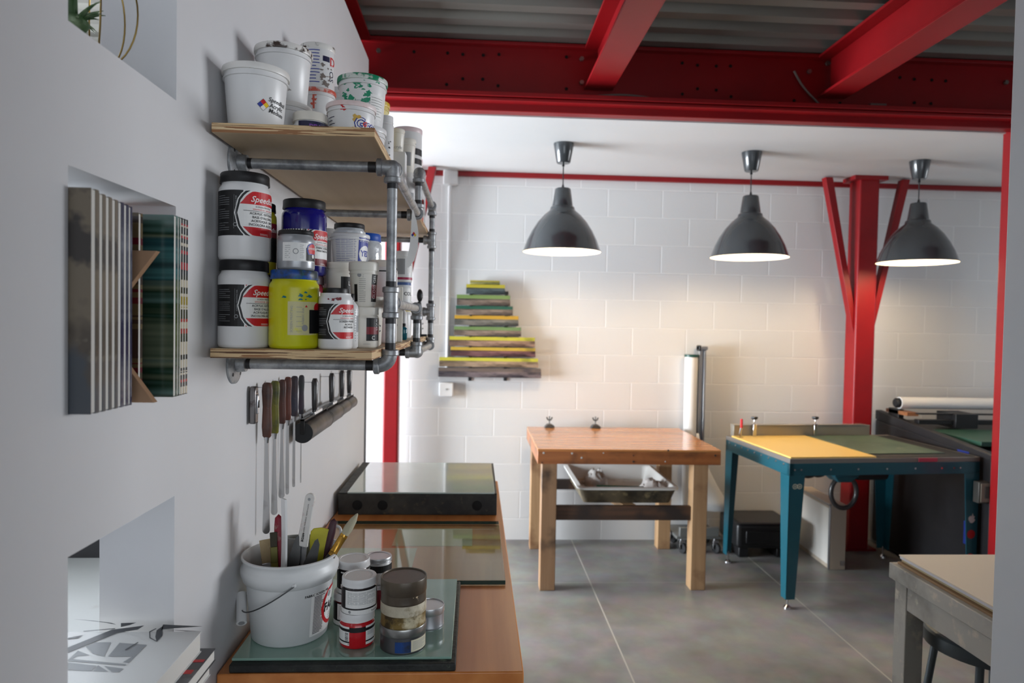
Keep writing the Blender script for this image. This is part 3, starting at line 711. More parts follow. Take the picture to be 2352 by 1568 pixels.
def lab_lic2(L, R, h):
    L.rect(.62*R, 1.35*R, h*.12, h*.74, INK, 0); L.rect(.62*R, 1.35*R, h*.2, h*.5, DKRED, 1); L.text("GLOSS GEL", h*.11, .9*R, h*.45, PAPER, 2, 0, pi/2)
    L.lines(-.35*R, .15*R, h*.1, h*.72, 15, INK, 0, .0005); L.rect(-.75*R, -.48*R, h*.12, h*.5, INK, 0); L.disc(-.32*R, h*.7, .004, GREYL, 1)
jar('taller white tub with barcode, stacked near the first pipe upright', 836, 1.435, Z+.084, .0310, .093, 'tub', lid=W_PLAS2, body=W_PLAS2, lid_h=.018, lab=lab_lic2)
jar('white jar with black and red label standing behind the small splashed jar', 765, 1.50, Z+.09, .029, .09, lid=W_PLAS2, body=W_PLAS2, lid_h=.014, lab=lambda L, R, h: L.rect(.05*R, .9*R, h*.1, h*.66, INK, 0).rect(.05*R, .9*R, h*.1, h*.26, DKRED, 1).text("L", h*.14, .7*R, h*.5, PAPER, 2), x=.2050)
jar('low white jar hidden under the black and red labelled jar', 765, 1.50, Z, .029, .09, lid=W_PLAS2, body=PINKP, x=.2050)
def lab_yes(L, R, h):
    L.rect(-1.1*R, .48*R, h*.02, h*.9, PAPER, 0); L.lines(-.85*R, .35*R, h*.15, h*.82, 13, BLUE, 1, .0007)
    L.rect(.5*R, 1.45*R, h*.04, h*.88, BLUE, 0); L.disc(1.02*R, h*.40, h*.25, PAPER, 1); L.text("YES", h*.24, 1.02*R, h*.40, BLUE, 2, bold=.0008); L.text("STIK FLAT", .007, .95*R, h*.78, PAPER, 2)
    for i in range(14): L.disc(random.uniform(.55, 1.4)*R, random.choice((random.uniform(.08, .15), random.uniform(.72, .86)))*h, .0009, PAPER, 1)
jar('white paste tub with blue starry label in the middle of the lower tier', 803, 1.62, Z+.180, .0462, .076, 'tub', lid=W_PLAS, lab=lab_yes)
jar('flat jar with black lid wrapped in film, on top of the blue-labelled paste tub', 802, 1.62, Z+.256, .037, .024, 'jar', lid=B_PLAS, body=CLEARJ, lid_h=.012)
jar('orange paint jar with black lid under the paste tub', 800, 1.62, Z, .040, .180, body=ORNP, lid_h=.02, lab=lambda L, R, h: L.rect(-.5*R, .6*R, h*.1, h*.6, PAPER, 0).lines(-.4*R, .5*R, h*.14, h*.56, 10, GREYL, 1))
jar('white tub with dark green lettering behind the blue jar', 752, 1.735, Z+.13, .045, .15, 'tub', lid=W_PLAS, lab=lambda L, R, h: L.text("Co", h*.28, .7*R, h*.3, M('dkgreen_ink', (20, 60, 50), .5), 0).rect(-.9*R, .2*R, h*.1, h*.8, GREYL, 0))
jar('pale tub at the back under the green-lettered tub', 752, 1.735, Z, .045, .13, 'tub', lid=W_PLAS)
jar('film-wrapped jar with blue lid behind the paste tub', 838, 1.80, Z+.14, .043, .14, 'jar', lid=M('blue_lid', (30, 80, 170), .35), body=CLEARJ, lid_h=.02)
jar('grey-lidded tub low behind the paste tub', 838, 1.80, Z, .045, .14, 'tub', lid=GREYL)
def lab_paper(L, R, h):
    L.text("4 C", h*.2, .35*R, h*.35, INK, 0, 0, 0, .0005)
jar('plain white tub with hand-inked black characters beside the pipe upright', 861, 1.55, Z, .0270, .110, 'tub', lid=W_PLAS2, body=W_PLAS2, lab=lab_paper, x=.266)
jar('white capped jug with a black line near its lid, behind the first pipe upright', 886, 1.76, Z, .036, .209, 'jar', lid=W_PLAS2, body=W_PLAS, lid_h=.018, lab=lambda L, R, h: L.rect(-1.2*R, 1.2*R, h*.86, h*.875, INK, 0).text("AUSTRALIAN FLOOR POLISH", .0085, .5*R, h*.5, INK, 0, 0, pi/2), x=.262)
# cartons
def carton(label, x, y, z, sx, sy, h, col, rot=0, f=None, group=None):
    t = thing('carton', label, 'box', (x, y, z), (0, 0, rot), group)
    MB().box(-sx/2, sx/2, -sy/2, sy/2, 0, h).build('box_body', col, t, bevel=.0015)
    L_ = Lab(None, lambda u, v, o: Vector((u, -sy/2-o, v)))
    if f: f(L_, sx, h); L_.build('label', t)
    return t
carton('tall plain white carton with a dark scribble, standing behind the pipe upright', .275, 1.90, Z, .045, .06, .15, W_PLAS2, .1, lambda L, sx, h: L.text("S", .05, 0, h*.35, GREYL, 0))
# far part of the lower tier
def far(label, px, y, z, r, h, **k): return jar(label, px, y, z, r, h, **k)
far('clear jar with magenta band, top of the far stack on the lower tier', 926, 2.30, Z+.185, .031, .103, lid=W_PLAS, body=TRANSL, lid_h=.014, lab=lambda L, R, h: L.rect(-1.4*R, 1.4*R, h*.08, h*.16, M('mag_band', (160, 20, 70), .4), 0).rect(.4*R, 1.3*R, h*.3, h*.75, PAPER, 0).text("KL", .014, .95*R, h*.6, INK, 1, 0, pi/2).rect(-1.2*R, .2*R, h*.25, h*.75, GREYL, 0))
far('clear jar with blue rim, middle of the far stack on the lower tier', 925, 2.30, Z+.100, .030, .085, lid=M('blue_rim', (70, 96, 150), .4), body=TRANSL, lid_h=.010, lab=lambda L, R, h: L.rect(.2*R, 1.2*R, h*.35, h*.75, PAPER, 0).text("COL", .016, .7*R, h*.55, INK, 1, bold=.0004))
far('white jar with yellow spots, bottom of the far stack on the lower tier', 926, 2.30, Z, .031, .100, lid=LID_YEL, body=W_PLAS, lab=lambda L, R, h: L.rect(-.4*R, .7*R, h*.2, h*.6, PAPER, 0).text("Q", .014, .1*R, h*.4, INK, 1))
far('small green ink bottle with pale cap at the front right of the far section', 914, 1.99, Z, .0125, .078, kind='bottle', lid=TRANSL, body=GRNT, lid_h=.01, x=.268)
far('tiny teal ink bottle next to the green bottle', 927, 2.08, Z, .010, .05, kind='bottle', lid=B_PLAS, body=TEALT, lid_h=.01, x=.283)
far('small black-capped dropper bottle near the teal bottle', 920, 2.16, Z, .012, .11, kind='bottle', lid=B_PLAS, body=W_PLAS, lid_h=.018, x=.272)
far('white tub with grey label in the far corner of the lower tier', 940, 2.52, Z, .042, .13, kind='tub', lid=W_PLAS, x=.225, lab=lambda L, R, h: L.rect(-.5*R, .8*R, h*.2, h*.7, GREYL, 0))
far('large white tub at the far wall side of the lower tier', 900, 2.10, Z, .06, .16, kind='tub', lid=W_PLAS, x=.10)
far('second large white tub behind at the far wall side of the lower tier', 900, 2.50, Z, .06, .2, kind='tub', lid=W_PLAS2, x=.10)
# black hand pump device at the far end
t = thing('black_clamp_tool', 'black long-necked tool with a rounded head standing at the far end of the lower tier', 'tool', (at(964, 790, y=2.62).x-.003, 2.62, Z))
MB().box(-.012, .03, -.022, .022, 0, .008).taper((0, 0, .008), (.009, .014), (0, 0, .085), (.007, .009)).build('base', B_PLAS, t, bevel=.002)
MB().tube([(0, 0, .08), (.002, 0, .11), (-.001, 0, .132)], .007, 12).build('neck', B_PLAS, t)
MB().sphere((.001, 0, .155), .0155, 0, 20, (.75, .8, 1.6)).build('head', B_PLAS, t)
MB().tube([(.012, -.012, .03), (.012, .012, .03)], .004, 10).tube([(.012, -.012, .048), (.012, .012, .048)], .004, 10).build('screws', CHROME, t)
# hazard tag hanging from the rail
L_ = MB(); t = thing('paper_tag', 'long curling white paper tag with a hazard diamond hanging from the pipe rail', 'tag', (.325, 1.86, 1.90))
pts = [(0.0, 0), (.004, -.03), (.006, -.06), (.004, -.10), (-.004, -.135), (-.012, -.155)]
mb = MB(); vs = []; hw = [.001, .007, .010, .011, .010, .004]
for (a, b), q in zip(pts, hw): vs += [(a-q, 0, b), (a+q, .004, b), (a+q, .0045, b), (a-q, .0006, b)]
fs = []
for i in range(len(pts)-1):
    for k in range(4): fs.append((4*i+k, 4*i+(k+1) % 4, 4*i+4+(k+1) % 4, 4*i+4+k))
mb.add(vs, fs+[(3, 2, 1, 0), (20, 21, 22, 23)]); mb.build('paper', PAPER, t)
mb = MB()
for i, (dx, dz) in enumerate(((0, 1), (-1, 0), (1, 0), (0, -1))):
    c = Vector((.004+dx*.0035, -.0006, -.068+dz*.0045)); mb.add([c+Vector((0, 0, .0045)), c+Vector((-.0035, 0, 0)), c-Vector((0, 0, .0045)), c+Vector((.0035, 0, 0))], [(0, 1, 2, 3)], i)
mb.build('hazard_diamond', [RED, BLUE, YEL, PAPER], t, smooth=False)

# ---- top tier
Z = ZT
def diamond(L, u, v, s):
    for (a, b, m) in ((0, 1, RED), (-1, 0, BLUE), (1, 0, YEL), (0, -1, PAPER)):
        L.poly([(u+a*s, v+(b+1)*s), (u+(a-1)*s, v+b*s), (u+a*s, v+(b-1)*s), (u+(a+1)*s, v+b*s)], m, 1)
    L.strip(u-2.12*s, u+2.12*s, lambda x: v-2.12*s+abs(x-u), lambda x: v+2.12*s-abs(x-u), INK, 0, step=.002)
def lab_A(L, R, h):
    diamond(L, .24*R, h*.36, .0053)
    L.text('Speedball', .0115, .82*R, h*.45, INK, 1, .2, -.08, .0001); L.text('Acrylic', .0115, .76*R, h*.365, INK, 1, .2, -.05, .0001); L.text('Medium', .0115, .78*R, h*.275, INK, 1, .2, -.1, .0001)
TG = 'tubs on the top tier of the pipe shelf'
jar('white tub with a hazard diamond and handwriting, front left of the top tier', 582, 1.365, Z, .0625, .119, 'tub', lid=LID_OR, lab=lab_A, group=TG, x=.066)
jar('white tub under the tall plain tub, by the wall on the top tier', 651, 1.52, Z, .0610, .100, 'tub', lid=LID_BRN, group=TG, x=.075)
jar('plain white tub with brown-rimmed lid stacked behind the hazard-diamond tub', 651, 1.52, Z+.100, .0610, .120, 'tub', lid=LID_BRN, group=TG, x=.075,
    lab=lambda L, R, h: L.splats(-.1*R, .3*R, h*.15, h*.6, 6, M('smudge', (150, 146, 142), .5), .006, 0))
jar('tub at the bottom of the three-high stack by the wall on the top tier', 735, 1.84, Z, .047, .139, 'tub', lid=W_PLAS, group=TG, x=.075)
jar('tub with salmon-stained lid and navy band, middle of the three-high stack', 735, 1.84, Z+.139, .047, .100, 'tub', lid=LID_SAL, group=TG, x=.075,
    lab=lambda L, R, h: L.rect(-1.5*R, 1.5*R, h*.02, h*.33, NAVY, 0).splats(-.4*R, -.1*R, h*.55, h*.8, 6, M('salmon_splat', (206, 92, 74), .4), .006, 0).strip(-.32*R, -.2*R, h*.45, h*.85, M('salmon_splat'), 0))
def lab_D(L, R, h):
    L.lines(-.55*R, .12*R, h*.08, h*.86, 11, BLUE, 0, .0022); L.rect(.3*R, .75*R, h*.60, h*.72, NAVY, 0); L.text("D", h*.28, 1.02*R, h*.62, RED, 1, bold=.0006)
    L.text("SO", h*.2, .95*R, h*.3, NAVY, 1, 0, pi/2); L.splats(.2*R, .9*R, h*.05, h*.55, 14, M('grey_smudge', (120, 110, 104), .5), .008, 1)
jar('ink-smeared white can with blue text and a red letter, top of the three-high stack', 728, 1.84, Z+.239, .0450, .114, 'can', lid=LID_BRN, body=W_PLAS, lid_h=.012, lab=lab_D, group=TG, x=.073)
jar('short jar with cream lid and navy label at the front edge of the top tier', 711, 1.45, Z, .0355, .064, lid=W_PLAS2, body=W_PLAS, lid_h=.019, group=TG, lidr=.0355, x=.150, lab=lambda L, R, h: L.rect(-.7*R, 1.4*R, h*.1, h*.68, NAVY, 0).text("PEARL", .016, .55*R, h*.48, M('violet_ink', (120, 70, 160), .4), 1, 0, 0, .0004), py=270)
def lab_gre(L, R, h):
    L.text("Great", h*.34, .95*R, h*.52, BLUE, 1, .1, 0, .0018); L.text("Great", h*.34, .95*R, h*.52, PAPER, 2, .1, 0, -.0002); L.text("G", h*.14, .62*R, h*.53, RED, 3, .2, 0, .0006)
    L.lines(-1.3*R, -.8*R, h*.2, h*.7, 7, NAVY, 0, .0015); L.splats(.0*R, .35*R, h*.3, h*.68, 12, M('ochre_splat', (206, 166, 70), .4), .007, 0); L.splats(-.55*R, -.2*R, h*.80, h*.95, 4, RED, .006, 3)
jar('white tub with pink lid and big blue-outlined lettering, front right of the top tier', 805, 1.49, Z, .0530, .096, 'tub', lid=LID_RED, lab=lab_gre, group=TG, x=.2265)
jar('white tub under the green-splashed tub on the top tier', 830, 1.75, Z, .0590, .120, 'tub', lid=W_PLAS, group=TG, x=.208, lab=lambda L, R, h: L.disc(1.0*R, h*.4, .008, M('sky_blue_spot', (60, 160, 210), .4), 0))
def lab_H(L, R, h):
    g = M('green_splat', (26, 140, 104), .35); L.splats(-1.0*R, .7*R, h*.40, h*.85, 26, g, .009, 0); L.lines(-.3*R, .4*R, h*.35, h*.48, 5, GREYL, 0, .001)
    L.rect(.35*R, 1.1*R, h*.14, h*.62, PAPER, 1); L.lines(.4*R, 1.05*R, h*.18, h*.58, 8, INK, 2, .0009); L.strip(-.9*R, -.3*R, h*.42, lambda u: h*.42+.02*abs(sin(u*160)), g, 2, step=.002)
jar('green-splashed white tub with green-smeared lid stacked high on the top tier', 832, 1.75, Z+.120, .0625, .122, 'tub', lid=LID_GRN, lab=lab_H, group=TG, x=.206)
jar('yellow-stained tub behind the green-splashed tub', 852, 2.05, Z+.15, .050, .13, 'tub', lid=LID_YEL, body=LID_YEL, group=TG, x=.186)
jar('white tub supporting the yellow-stained tub', 852, 2.05, Z, .050, .15, 'tub', lid=W_PLAS, group=TG, x=.186)
jar('pale tub near the wall behind the three-high stack', 760, 2.05, Z+.15, .05, .16, 'tub', lid=W_PLAS, body=TRANSL, group=TG, x=.09, lab=lambda L, R, h: L.lines(.4*R, 1.1*R, h*.2, h*.5, 3, BLUE, 0, .003))
jar('pale tub at shelf level behind the three-high stack', 760, 2.05, Z, .055, .15, 'tub', lid=W_PLAS, body=TRANSL, group=TG, x=.09)
# far section of the top tier, right-hand file of small tubs receding
jar('slim white tub with black mark just right of the green-splashed tub', 873, 1.93, Z, .025, .206, 'jar', lid=W_PLAS, group=TG, lid_h=.02, x=.238, lab=lambda L, R, h: L.splats(.3*R, .8*R, h*.4, h*.7, 5, INK, .006, 0))
carton('white square carton on the top tier below a small round tub', .250, 2.16, Z, .048, .05, .163, W_PLAS, 0, None)
jar('small round white tub sitting on the square carton', 908, 2.16, Z+.163, .0255, .072, 'tub', lid=W_PLAS2, body=W_PLAS2, group=TG, x=.244, lab=lambda L, R, h: L.text("Acrylic", .014, .1*R, h*.2, GREYL, 0))
jar('small white tub with grey label, behind the square carton', 937, 2.31, Z+.132, .0290, .112, 'tub', lid=W_PLAS2, body=W_PLAS2, group=TG, x=.262, lab=lambda L, R, h: L.rect(-.8*R, .5*R, h*.2, h*.6, GREYL, 0))
jar('white jar under the grey-labelled small tub', 937, 2.31, Z, .0290, .132, 'jar', lid=LID_BRN, group=TG, x=.262, lab=lambda L, R, h: L.rect(.3*R, .9*R, h*.2, h*.5, GREYL, 0))
jar('white can with two black bands and magenta-stained rim, far on the top tier', 942, 2.43, Z+.168, .052, .142, 'can', lid=LID_MAG, body=W_PLAS, lid_h=.014, group=TG, x=.250, lab=lambda L, R, h: L.rect(-.2*R, 1.4*R, h*.34, h*.50, INK, 0).rect(-.2*R, 1.4*R, h*.12, h*.26, INK, 0))
jar('white tub under the can with black bands', 942, 2.43, Z, .050, .168, 'tub', lid=W_PLAS, group=TG, x=.250)
jar('small tub with red drips near the far rail', 951, 2.53, Z+.12, .0240, .112, 'tub', lid=LID_MAG, body=W_PLAS2, group=TG, x=.272, lab=lambda L, R, h: L.lines(-.6*R, .9*R, h*.1, h*.5, 5, GREYL, 0))
jar('white jar with dark-edged lid under the small red-dripped tub', 951, 2.53, Z, .0240, .12, 'jar', lid=LID_BRN, group=TG, x=.272)
jar('white jar next to last at the far end of the top tier', 965, 2.63, Z, .026, .205, 'jar', lid=W_PLAS2, group=TG, x=.270, lab=lambda L, R, h: L.rect(.2*R, 1.1*R, h*.1, h*.5, RED, 0))
jar('white jar at the very end of the top tier', 975, 2.72, Z, .026, .16, 'jar', lid=W_PLAS2, group=TG, x=.268)
# ============================================================ counter along the left partition
MAPLE = wood('counter_maple', (188, 112, 52), (210, 136, 72), 'y', .36, .7, coat=.1)
MAPLE_E = wood('counter_front', (108, 62, 36), (134, 80, 48), 'x', .45, 1.0)
ct = thing('work_counter', 'long maple-topped counter standing against the left partition', 'counter', (.305, 2.18, 0))
MB().box(-.302, .303, -.83, .825, .862, .90).build('counter_top', MAPLE, ct, bevel=.003)
MB().box(-.28, .27, -.80, .80, .78, .862).build('apron', MAPLE_E, ct, bevel=.002)
for sx in (-.24, .24):
    for sy in (-.76, .76): MB().box(sx-.04, sx+.04, sy-.04, sy+.04, 0, .78).build('leg', MAPLE_E, ct, bevel=.003)
MB().box(-.27, .26, -.79, .79, .18, .205).build('lower_shelf', MAPLE_E, ct, bevel=.003)
CT = .90
# near inking slab
STONE = M('dark_crusted_edge', (44, 46, 42), .6, var=[((24, 26, 26), 14, .5, .1), ((86, 96, 80), 32, .68, .03), ((120, 40, 40), 40, .76, .02)], bump=(60, .8, .003))
SLABG = M('sea_green_glass', (146, 178, 164), .07, 0, var=[((128, 164, 150), 3, .5, .2), ((150, 30, 40), 25, .80, .008)], coat=.6)
s1 = thing('inking_slab', 'sea-green glass inking slab with crusted dark edges under the bucket and jars', 'slab', (.247, 1.575, CT))
MB().box(-.222, .224, -.222, .215, 0, .0165).build('slab_base', STONE, s1, bevel=.003)
MB().box(-.222, .215, -.205, .215, .0165, .022).build('glass_top', SLABG, s1, bevel=.0012)
SL = CT+.022
# middle clear glass plate
GL = bpy.data.materials.new('clear_green_glass'); GL.use_nodes = True
_n = GL.node_tree; _n.nodes.clear()
_o = _n.nodes.new('ShaderNodeOutputMaterial'); _mx = _n.nodes.new('ShaderNodeMixShader'); _t = _n.nodes.new('ShaderNodeBsdfTransparent'); _g = _n.nodes.new('ShaderNodeBsdfGlossy'); _f = _n.nodes.new('ShaderNodeFresnel')
_t.inputs[0].default_value = (.90, .95, .90, 1); _g.inputs['Roughness'].default_value = .02; _f.inputs['IOR'].default_value = 1.52
_ge = _n.nodes.new('ShaderNodeNewGeometry'); _s = _n.nodes.new('ShaderNodeMath'); _s.operation = 'SUBTRACT'; _s.inputs[0].default_value = 1; _n.links.new(_ge.outputs['Backfacing'], _s.inputs[1])
_mu = _n.nodes.new('ShaderNodeMath'); _mu.operation = 'MULTIPLY'; _n.links.new(_f.outputs[0], _mu.inputs[0]); _n.links.new(_s.outputs[0], _mu.inputs[1]); _n.links.new(_mu.outputs[0], _mx.inputs[0]); _n.links.new(_t.outputs[0], _mx.inputs[1]); _n.links.new(_g.outputs[0], _mx.inputs[2]); _n.links.new(_mx.outputs[0], _o.inputs[0])
GEDGE = M('glass_ground_edge', (14, 52, 44), .15, coat=.5)
o = MB().box(-.2795, .2795, -.2725, .2725, .0, .0115)
o.m = [0, 0, 1, 1, 1, 1]
o = o.build('glass_plate', [GL, GEDGE], bevel=.001, smooth=False); o.location = (.311, 2.075, CT+.0015)
tag(o, 'clear greenish glass plate lying on the counter between the two inking slabs', 'glass plate')
for (x0, x1, y0, y1, cc, la) in ((.06, .33, 1.84, 2.10, (206, 200, 186), 'pale paper sheet lying under the clear glass plate, nearer the bucket'), (.25, .50, 2.12, 2.30, (196, 186, 160), 'cream paper sheet lying under the clear glass plate, nearer the dark slab')):
    o = MB().box(0, x1-x0, 0, y1-y0, 0, .0008).build('paper_sheet', M('under_glass_paper_%d' % cc[2], cc, .6)); o.location = (x0, y0, CT+.0002); tag(o, la, 'paper')
# far thick litho stone / glass-topped slab
s2 = thing('litho_slab', 'thick dark box slab with pale glass top at the far end of the counter', 'slab', (.300, 2.735, CT))
BOXD = M('ink_stained_box', (62, 60, 54), .55, var=[((26, 26, 26), 9, .5, .15), ((84, 74, 58), 22, .64, .04), ((60, 90, 80), 40, .74, .02)], bump=(30, .4, .002))
mb = MB().box(-.284, .287, -.27, .267, 0, .076)
for x in (-.215, -.125, .215):
    mb.lathe([(0, .0), (.016, .0), (.018, -.001), (.018, .001)][::-1], 20, 1, Matrix.Translation((x, -.2705, .035)) @ Matrix.Rotation(pi/2, 4, 'X'))
mb.build('slab_box', [BOXD, M('finger_hole', (14, 14, 14), .8)], s2, bevel=.003)
MB().box(-.252, .279, -.264, .262, .076, .081).build('glass_top', M('pale_glass', (206, 216, 208), .06, var=[((196, 208, 200), 2.5, .5, .15)], coat=.6), s2, bevel=.001)
MB().box(-.284, -.252, -.27, .267, .0762, .0795).box(.279, .287, -.27, .267, .0762, .0795).build('edge_crust', STONE, s2, bevel=.001)

# ---- bucket
bx, by = .108, 1.487
bk = thing('plastic_bucket', 'white plastic bucket with wire handle, crammed with brushes and scrapers', 'bucket', (bx, by, SL), (0, 0, face_cam(bx, by)))
BP = M('bucket_plastic', (214, 216, 216), .38, var=[((196, 198, 200), 5, .6, .2)])
prof = [(0, 0), (.075, 0), (.079, .004), (.0905, .122), (.0965, .125), (.1015, .140), (.1015, .150), (.0965, .157), (.0965, .168), (.1, .171), (.1, .175),
        (.0965, .176), (.094, .170), (.0915, .150), (.088, .12), (.0765, .006), (0, .005)]
MB().lathe(prof[::-1], 64).build('body', BP, bk, sharp=50)
rfb = lambda v: .079+(.0905-.079)*(v-.004)/.118
L_ = Lab(rfb); L_.R0 = .086; R = .086
L_.rect(.50*R, 1.75*R, .014, .108, PAPER, 0); L_.lines(.58*R, .92*R, .018, .100, 26, INK, 1, .0014); L_.text("FABRIC SCREEN INK", .007, .70*R, .104, INK, 1, bold=.0002)
L_.disc(1.32*R, .066, .043, RED, 1, vmin=.015, vmax=.107); L_.disc(1.34*R, .066, .036, PAPER, 2); L_.text("FABRIC", .026, 1.42*R, .064, INK, 3, 0, 0, .001); L_.lines(1.15*R, 1.6*R, .035, .050, 3, INK, 3)
L_.disc(1.12*R, .092, .008, PAPER, 2); L_.disc(1.12*R, .092, .0065, GREYL, 3)
L_.build('label', bk)
pts = []; pv = .149; rr = .105
ang0 = radians(-90+4); n = 22
for i in range(n+1):
    t_ = i/n; a = ang0-pi*t_; drop = sin(pi*t_)*.072
    q = rr-sin(pi*t_)*.007
    pts.append((q*cos(a), q*sin(a), pv-.012-drop))
pts = [(p[0], p[1], p[2]) for p in pts]
MB().tube(pts, .0014, 8).build('wire_handle', M('handle_wire', (96, 98, 100), .35, .9), bk)
gp = pts[8:15]; gc = Vector(pts[11]); gd = (Vector(pts[13])-Vector(pts[9])).normalized(); gd = Vector((gd.x, gd.y, 0)).normalized()*.8+Vector((0, 0, .6)); gd.normalize()
MB().tube([gc-gd*.034, gc+gd*.034], .0105, 18).tube([gc-gd*.0345, gc-gd*.033], .0065, 14, 1).build('hand_grip', [W_PLAS, GREYL], bk)
for a in (ang0, ang0-pi): MB().sphere((.1015*cos(a), .1015*sin(a), .137), .005, 0, 10).build('handle_boss', BP, bk)

# ---- tools standing in the bucket: local x right, y away, z up, placed by base point inside and tip
def stick(base, tip):
    base = Vector(base); tip = Vector(tip); z = (tip-base).normalized(); x = Vector((1, 0, 0)); x = (x-z*x.dot(z)).normalized(); y = z.cross(x)
    return Matrix((x, y, z)).transposed().to_4x4(), (tip-base).length
def tool(name, label, base, tip, cat, roll=0):
    T, l = stick(base, tip); o = thing(name, label, cat, base, (0, 0, 0), 'tools in the bucket')
    o.rotation_euler = (T @ Matrix.Rotation(roll, 4, 'Z')).to_euler(); return o, l
def bp_(px, py, dy=0.0): return at(px, py, y=by+dy)
FL = SL+.012
def flatprof(mb, outline, th, m=0, z0=0):   # outline (x, z) symmetric plate thickness th along y
    return mb.prism([(x, z) for x, z in outline], th, m, Matrix(((1,0,0,0),(0,0,1,-th/2),(0,1,0,z0),(0,0,0,1))))
STEELB = M('scraper_blade_steel', (150, 152, 154), .35, .8, var=[((96, 96, 98), 12, .58, .1), ((150, 110, 110), 30, .7, .05)])
DARKB = M('dark_spatula_blade', (86, 86, 86), .4, .7)
# putty knife, white handle
tp = bp_(715, 1132, .01); o, l = tool('putty_knife', 'white-handled putty knife with printed handle and hole, tallest tool in the bucket', (bx+.0, by-.018, FL), tp, 'putty knife', -.25)
k = l
flatprof(MB(), [(-.026, 0), (.026, 0), (.011, k-.112), (-.011, k-.112)], .0015).build('blade', STEELB, o, bevel=0)
hp = [(-.0125, k-.115), (.0125, k-.115), (.0105, k-.06), (.0115, k-.022)]+[(.0115*cos(a), k-.0115+.0115*sin(a)) for a in [pi*i/8 for i in range(0, 9)]]+[(-.0115, k-.022), (-.0105, k-.06)]
flatprof(MB(), hp, .009).build('handle', M('putty_handle_white', (214, 212, 208), .4, var=[((188, 150, 150), 16, .63, .06)]), o, bevel=.002)
L_ = Lab(None, lambda u, v, f_: Vector((u, -.0046-f_, v))); L_.text("PUTTY KNIFE  CHEMICAL RESISTANT", .0042, 0, k-.058, INK, 1, 0, -pi/2); L_.text("HYDE", .007, .0, k-.095, INK, 1, 0, -pi/2, .0003); L_.disc(0, k-.013, .0032, GREYL, 1); L_.build('handle_print', o)
# translucent scraper edge strip
tp = bp_(652, 1145, -.03); o, l = tool('plastic_scraper', 'thin curved white plastic strip standing upright in the bucket', (bx-.012, by-.045, FL), tp, 'scraper', .65)
MB().add([(x+.006*sin(pi*z/l), y, z) for z in [l*i/10 for i in range(11)] for x, y in ((-.0022, -.011), (.0022, -.011), (.0022, .011), (-.0022, .011))],
         [(4*i+a, 4*i+(a+1) % 4, 4*i+4+(a+1) % 4, 4*i+4+a) for i in range(10) for a in range(4)]+[(3, 2, 1, 0), (40, 41, 42, 43)]).build('strip', W_PLAS, o)
# maroon handled spatula
tp = bp_(640, 1180, .0); o, l = tool('ink_spatula', 'maroon paint-crusted handle leaning near the left of the bucket', (bx-.018, by-.012, FL), tp, 'spatula')
MB().lathe([(0, .03), (.008, .03), (.0105, .06), (.010, l-.03), (.008, l-.008), (0, l)], 18, 0, Matrix.Diagonal((1, .6, 1, 1))).build('handle', M('maroon_crusted', (132, 24, 44), .5, var=[((150, 130, 120), 18, .6, .05)]), o)
flatprof(MB(), [(-.008, 0), (.008, 0), (.006, .035), (-.006, .035)], .002).build('blade', DARKB, o)
# yellow scraper
tp = bp_(738, 1212, .02); o, l = tool('bowl_scraper', 'yellow rounded plastic scraper in the bucket', (bx+.028, by+.005, FL), tp, 'scraper', .35)
ol = [(-.012, 0), (.012, 0), (.018, l-.05), (.022, l-.020), (.021, l-.006), (.016, l-.001), (.0, l+.001), (-.016, l-.002), (-.021, l-.009), (-.020, l-.026), (-.016, l-.05)]
flatprof(MB(), ol, .004).build('body', M('yellow_scraper', (190, 182, 50), .4, var=[((150, 150, 60), 20, .64, .06)]), o, bevel=.0012)
# round brush
tp = bp_(822, 1178, .01); o, l = tool('round_brush', 'round paintbrush with brass ferrule and pale bristles leaning right out of the bucket', (bx-.0, by-.045, FL+.01), tp, 'paintbrush')
MB().lathe([(0, 0), (.005, .002), (.0095, l*.42), (.0105, l*.58), (.0085, l*.635), (0, l*.635)], 18).build('handle', B_PLAS, o)
MB().lathe([(0, l*.62), (.0085, l*.62), (.0085, l*.66), (.0092, l*.665), (.0085, l*.67), (.0085, l*.79), (.0093, l*.795), (.0085, l*.805), (.0085, l*.82), (0, l*.82)], 20).build('ferrule', M('brass_ferrule', (190, 146, 66), .3, .9, var=[((120, 84, 30), 30, .6, .1)]), o)
MB().lathe([(0, l*.815), (.0085, l*.815), (.0098, l*.87), (.0075, l*.94), (.0025, l*.99), (0, l)], 20).build('bristles', M('pale_bristle', (176, 170, 146), .7, bump=(400, .5)), o)
# flat brushes at the left
def flat_brush(label, base, tip, w_, hc, fc, bc, roll, bl=.05):
    o, l = tool('flat_brush', label, base, tip, 'paintbrush', roll)
    flatprof(MB(), [(-.006, 0), (.006, 0), (.008, l*.35), (w_*.5, l-bl-.032), (-w_*.5, l-bl-.032), (-.008, l*.35)], .008).build('handle', hc, o, bevel=.002)
    MB().box(-w_*.52, w_*.52, -.0055, .0055, l-bl-.034, l-bl).build('ferrule', fc, o, bevel=.001)
    MB().taper((0, 0, l-bl), (w_*.5, .005), (0, 0, l), (w_*.54, .002)).build('bristles', bc, o, bevel=.001)
flat_brush('wide flat brush with tan bristles up, at the left rim of the bucket', (bx-.035, by+.012, FL), bp_(612, 1238, .03), .028, wood('brush_wood', (150, 120, 60), (190, 160, 90), 'z'), CHROME, M('tan_bristle', (176, 156, 120), .8, bump=(500, .6)), .3)
flat_brush('olive-handled narrow brush next to the tan-bristle brush', (bx-.02, by-.022, FL), bp_(628, 1222, -.01), .014, M('olive_handle', (104, 96, 30), .5), M('olive_ferrule', (90, 86, 40), .4, .5), M('dark_bristle', (60, 56, 44), .8), .2, .03)
